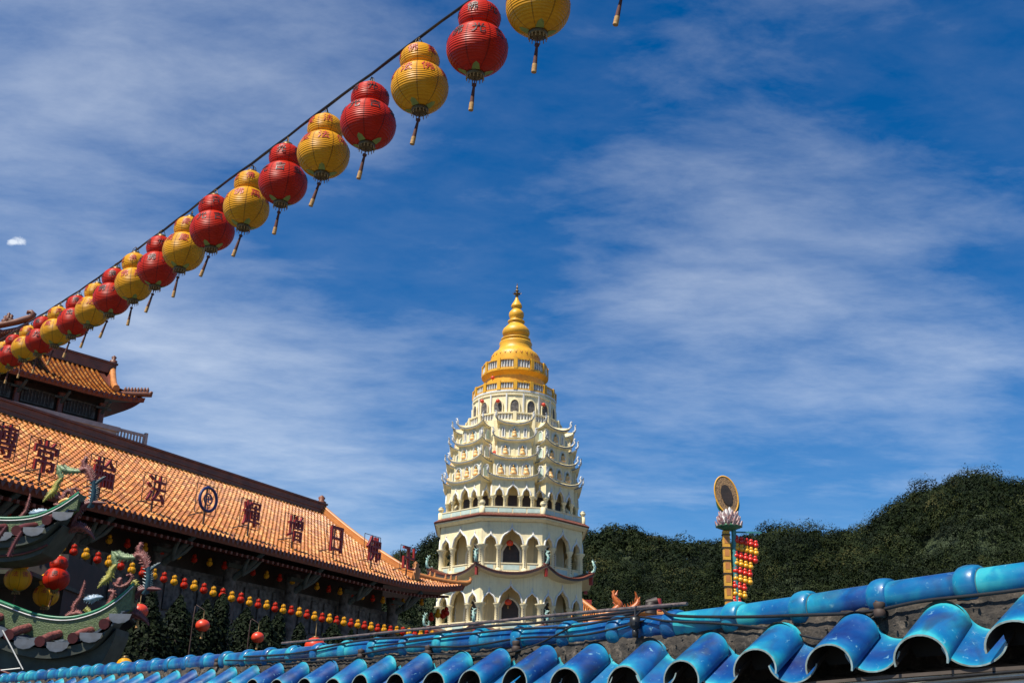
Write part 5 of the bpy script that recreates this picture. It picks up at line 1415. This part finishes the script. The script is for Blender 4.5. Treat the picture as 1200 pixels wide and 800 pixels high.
# ridge pipe tiles, each with its collar
rt = MB()
prof = [(.03, .074), (STEP * .5, .0755), (STEP + .03, .074)]
sg2 = 28
def xlathe(b, prof, mi=0):
    vs = [(x, r * cos(2*pi*k/sg2), r * sin(2*pi*k/sg2)) for x, r in prof for k in range(sg2)]
    b.add(vs, [(i*sg2 + k, i*sg2 + (k+1) % sg2, (i+1)*sg2 + (k+1) % sg2, (i+1)*sg2 + k) for i in range(len(prof)-1) for k in range(sg2)], True, mi)
xlathe(rt, [(.03 + (STEP) * q / 12, .0745 + .001 * sin(pi * q / 12)) for q in range(13)])
xlathe(rt, [(-.052, .076), (-.050, .083), (-.038, .090), (-.018, .0945), (.005, .096), (.025, .0945), (.040, .091), (.050, .085)])
xlathe(rt, [(.050, .085), (.053, .073)], 1); xlathe(rt, [(-.053, .072), (-.052, .076)], 1)
def arc_tile(R_, a0, a1, y0, z0, y1, z1, th, up=1, n=18, m_=8, squash=1.0):
    b = MB()
    def pt(u, f, r):
        a = a0 + (a1 - a0) * u; yy = y0 + (y1 - y0) * f; zz_ = z0 + (z1 - z0) * f
        rr = r * (1 - .05 * f)
        return (rr * cos(a), yy, zz_ + up * rr * sin(a) * squash)
    b.grid(lambda u, f: pt(u, f, R_), n, m_, True, 0, flip=up != 1)
    b.grid(lambda u, f: pt(u, f, R_ - th * up), n, m_, True, 1)
    for f in (0, 1):
        b.grid(lambda u, v: pt(u, f, R_ - th * up * v), n, 1, False, 2)
    for u_ in (0, 1):
        b.grid(lambda f, v: pt(u_, f, R_ - th * up * v), m_, 1, False, 1)
    return b
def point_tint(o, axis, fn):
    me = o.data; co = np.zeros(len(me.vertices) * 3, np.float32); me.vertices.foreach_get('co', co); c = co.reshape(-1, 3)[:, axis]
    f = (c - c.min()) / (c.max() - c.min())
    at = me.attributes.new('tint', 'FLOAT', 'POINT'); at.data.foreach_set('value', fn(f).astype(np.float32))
cov = arc_tile(.132, radians(-14), radians(194), .345, -.338, .115, -.182, .010, 1, squash=.78)
cov.add([(.119 * cos(a), .215, -.265 + .094 * sin(a)) for a in np.linspace(-.6, pi + .6, 15)], [tuple(range(15))[::-1]], False, 3)  # disc closing each mouth, blackened in place of the shade within
panb = arc_tile(.140, radians(12), radians(168), .315, -.285, .085, -.128, .009, -1, squash=.72)
plug = MB(); plug.grid(lambda u, v: ((.04 + .078 * v) * cos(pi * u) * (1 + .05 * sin(9 * u)), .125 - .06 * (1 - v), -.185 + (.02 + .092 * v) * sin(pi * u) * .95), 12, 4); 
def weld_rand(b, amt):
    b.v = [(x + random.uniform(-amt, amt), y + random.uniform(-amt, amt), z + random.uniform(-amt, amt)) for x, y, z in b.v]
n0, n1 = -5, 56
rt0 = cv0 = pn0 = pl0 = None
for i in range(n0, n1):
    s = i * STEP; sl_ = math.atan2(zr(s + STEP) - zr(s), STEP)
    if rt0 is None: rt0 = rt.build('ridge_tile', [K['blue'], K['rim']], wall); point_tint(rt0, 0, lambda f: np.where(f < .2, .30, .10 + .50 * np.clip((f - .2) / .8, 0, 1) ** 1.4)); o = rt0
    else: o = dup(rt0, wall)
    o.location = (s, random.uniform(-.004, .004), zr(s) - .018); o.rotation_euler = (0, -sl_, random.uniform(-.008, .008))
for i in range(n0, n1):
    s = i * STEP - .02 + random.uniform(-.008, .008) - .345
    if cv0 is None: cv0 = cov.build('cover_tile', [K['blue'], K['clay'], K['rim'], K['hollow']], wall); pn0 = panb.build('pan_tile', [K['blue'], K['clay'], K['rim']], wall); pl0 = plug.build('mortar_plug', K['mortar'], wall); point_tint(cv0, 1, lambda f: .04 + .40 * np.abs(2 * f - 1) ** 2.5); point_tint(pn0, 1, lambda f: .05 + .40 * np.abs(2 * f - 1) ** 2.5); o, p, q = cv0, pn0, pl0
    else: o, p, q = dup(cv0, wall), dup(pn0, wall), dup(pl0, wall)
    o.location = (s, random.uniform(-.016, .016), zr(s) + random.uniform(-.006, .006)); o.rotation_euler = (random.uniform(-.035, .035), random.uniform(-.03, .03), random.uniform(-.05, .05))
    p.location = (s + STEP / 2, random.uniform(-.008, .008), zr(s + STEP / 2)); p.rotation_euler = (random.uniform(-.03, .03), random.uniform(-.02, .02), random.uniform(-.04, .04))
    q.location = (s, 0, zr(s))
# mortar bed, soffit and plastered wall, following the sag of the ridge
def sweep(name, prof, material, s0=-4, s1=26, ds=.1, jit=0.0):
    b = MB(); n = int((s1 - s0) / ds); m_ = len(prof); vs = []
    for i in range(n + 1):
        s = s0 + (s1 - s0) * i / n; z = zr(s)
        for (y, dz, ab) in prof:
            vs.append((s, y + random.uniform(-jit, jit), (dz if ab else z + dz) + random.uniform(-jit, jit)))
    b.add(vs, [(i*m_ + k, i*m_ + (k+1) % m_, (i+1)*m_ + (k+1) % m_, (i+1)*m_ + k) for i in range(n) for k in range(m_)], jit > 0)
    b.add(vs[:m_], [tuple(range(m_))]); b.add(vs[-m_:], [tuple(range(m_))[::-1]])
    return b.build(name, material, wall)
sweep('mortar_bed', [(-.36, -.30, 0), (-.36, -.34, 0), (.06, -.34, 0), (.075, -.23, 0), (.085, -.13, 0), (.062, -.075, 0), (.045, -.03, 0), (0, -.01, 0), (-.05, -.03, 0), (-.08, -.12, 0)], K['mortar'], ds=.03, jit=.007)
sweep('soffit', [(-.30, -.398, 0), (-.30, -.412, 0), (.295, -.412, 0), (.295, -.398, 0)], K['soffit'])
sweep('plastered_wall', [(-.285, -.414, 0), (-.285, 0, 1), (.282, 0, 1), (.282, -.414, 0)], K['plaster'])

b = MB()
for i in range(n0, n1):
    for q in range(7):
        s = i * STEP + random.uniform(-.2, .25); y = random.uniform(.085, .125); z = zr(s) - .10 - (y - .08) * 1.1 + random.uniform(-.05, .02); r = random.uniform(.004, .010)
        b.lathe([(r * .3, z - r * .7), (r, z - r * .2), (r * .8, z + r * .4), (r * .2, z + r * .7)], 5, c=(s, y), ph=random.random() * 6)
b.build('mortar_crumbs', K['mortar'], wall)['kind'] = 'stuff'
# cables and clamps on the ridge
def cable(px_pts, o_, r, m_, label, cat='cable', lift=0.0):
    P3 = []
    for s, y, dz in px_pts: P3.append(Vector((2.08726, 5.0, 0)) + WD * s + WN * y + Vector((0, 0, zr(s) + dz)))
    b = MB(); b.tube(curve(P3, 90), r, 7)
    return tag(b.build('cable', m_), label, cat, 'cables along the blue ridge')
cable([(-3, .10, -.055), (-1, .098, -.062), (-.2, .10, -.075), (.2, .097, -.07), (.5, .102, -.085), (.9, .10, -.055), (1.3, .098, -.02), (1.75, .092, .03), (1.95, .02, .098), (2.3, -.05, .085), (2.8, -.06, .08)], 0, .0085, K['cable'], 'thick black cable running under the near ridge pipe then over it')
cable([(.42, .105, -.08), (.6, .11, -.17), (.75, .105, -.185), (1.0, .11, -.12), (1.4, .095, -.045), (1.78, .10, .0), (2.1, .085, .05), (2.6, .088, .025), (3.2, .09, .04), (4.0, .088, .02), (5.0, .09, -.01)], 0, .0065, K['cable'], 'thin black cable sagging below the brown clamp on the ridge')
cable([(1.8, .05, .09), (2.2, .06, .085), (2.9, .07, .07), (3.6, .065, .075), (4.4, .08, .045), (5.2, .075, .05), (6.2, .09, -.005), (7.2, .09, .0)], 0, .009, K['cable'], 'black cable lying along the upper side of the blue ridge')
cable([(2.0, .08, .02), (2.5, .092, -.03), (3.1, .09, -.02), (3.7, .092, -.05), (4.5, .094, -.03), (5.3, .092, -.06), (6.5, .09, -.05), (7.6, .09, -.02)], 0, .007, K['cable'], 'lowest thin black cable looping along the middle ridge tiles')
cable([(1.75, -.02, .105), (2.3, 0, .115), (2.9, .0, .118), (3.8, .02, .108), (4.7, .02, .102), (5.6, .03, .098), (6.6, .02, .10)], 0, .011, K['cableglint'], 'grey cable painted as highlight resting on top of the middle ridge tiles')  # coloured pale throughout in place of the highlight along a cable
cable([(2.6, .09, .03), (3.0, .10, -.08), (3.5, .095, -.12), (4.1, .10, -.09), (4.6, .098, -.10), (5.4, .10, -.085), (6.6, .10, -.09)], 0, .006, K['cable'], 'slack black cable drooping onto the mortar under the ridge')
def clamp(s, y, dz, label, kind=0):
    b = MB(); p = Vector((2.08726, 5.0, 0)) + WD * s + WN * y + Vector((0, 0, zr(s) + dz))
    b.at(Matrix.Translation(p) @ Matrix.Rotation(WANG, 4, 'Z'))
    if kind == 0:
        b.lathe([(.024, -.035), (.028, -.03), (.028, .0), (.022, .003), (.024, .006), (.028, .03), (.022, .036)], 14); b.box(-.012, .012, -.03, .02, -.012, .012); b.tube([(0, 0, .03), (.03, -.02, .045)], .006, 5)
    else:
        b.lathe([(.012, -.085), (.018, -.08), (.02, -.045), (.012, -.04), (.03, -.03), (.034, .0), (.03, .025), (.015, .032)], 12); b.box(-.03, .03, .0, .03, -.02, .0); b.tube([(.0, 0, .03), (.03, -.03, .08), (.05, -.06, .10)], .006, 5); b.tube([(0, 0, .03), (-.04, -.02, .07)], .006, 5)
    return tag(b.build('cable_clamp', K['bracketbrown'] if kind == 0 else K['cable']), label, 'clamp', 'clamps on the blue ridge')
clamp(.42, .105, -.085, 'rusty brown cable clamp under the near end of the ridge')
s_, z_ = local(745, 733, .10); clamp(s_, .105, z_ - zr(s_) + .02, 'black dangling plug below the ridge near the orange dragon', 1)
for px, py, w_ in ((605, 757, 'black clamp on the ridge straight below the pagoda'), (423, 766, 'black clamp on the ridge below the last small lanterns'), (254, 776, 'black clamp on the ridge below the lamp posts'), (502, 762, 'black clamp on the ridge below the hall corner')):
    s_, z_ = local(px, py, .09); clamp(s_, .09, z_ - zr(s_), w_, 0)
# red wire and cables on the plaster under the eave
b = MB()
for dz, y in ((-.425, .293), (-.45, .292)):
    b.tube([Vector((2.08726, 5.0, 0)) + WD * s + WN * (y + .004 * sin(s * 3)) + Vector((0, 0, zr(s) + dz - .012 * sin(s * 2.1))) for s in np.arange(-3, 6, .15)], .008, 6)
tag(b.build('wall_cable', K['cable']), 'pair of black cables pinned below the blue tile edge', 'cable')
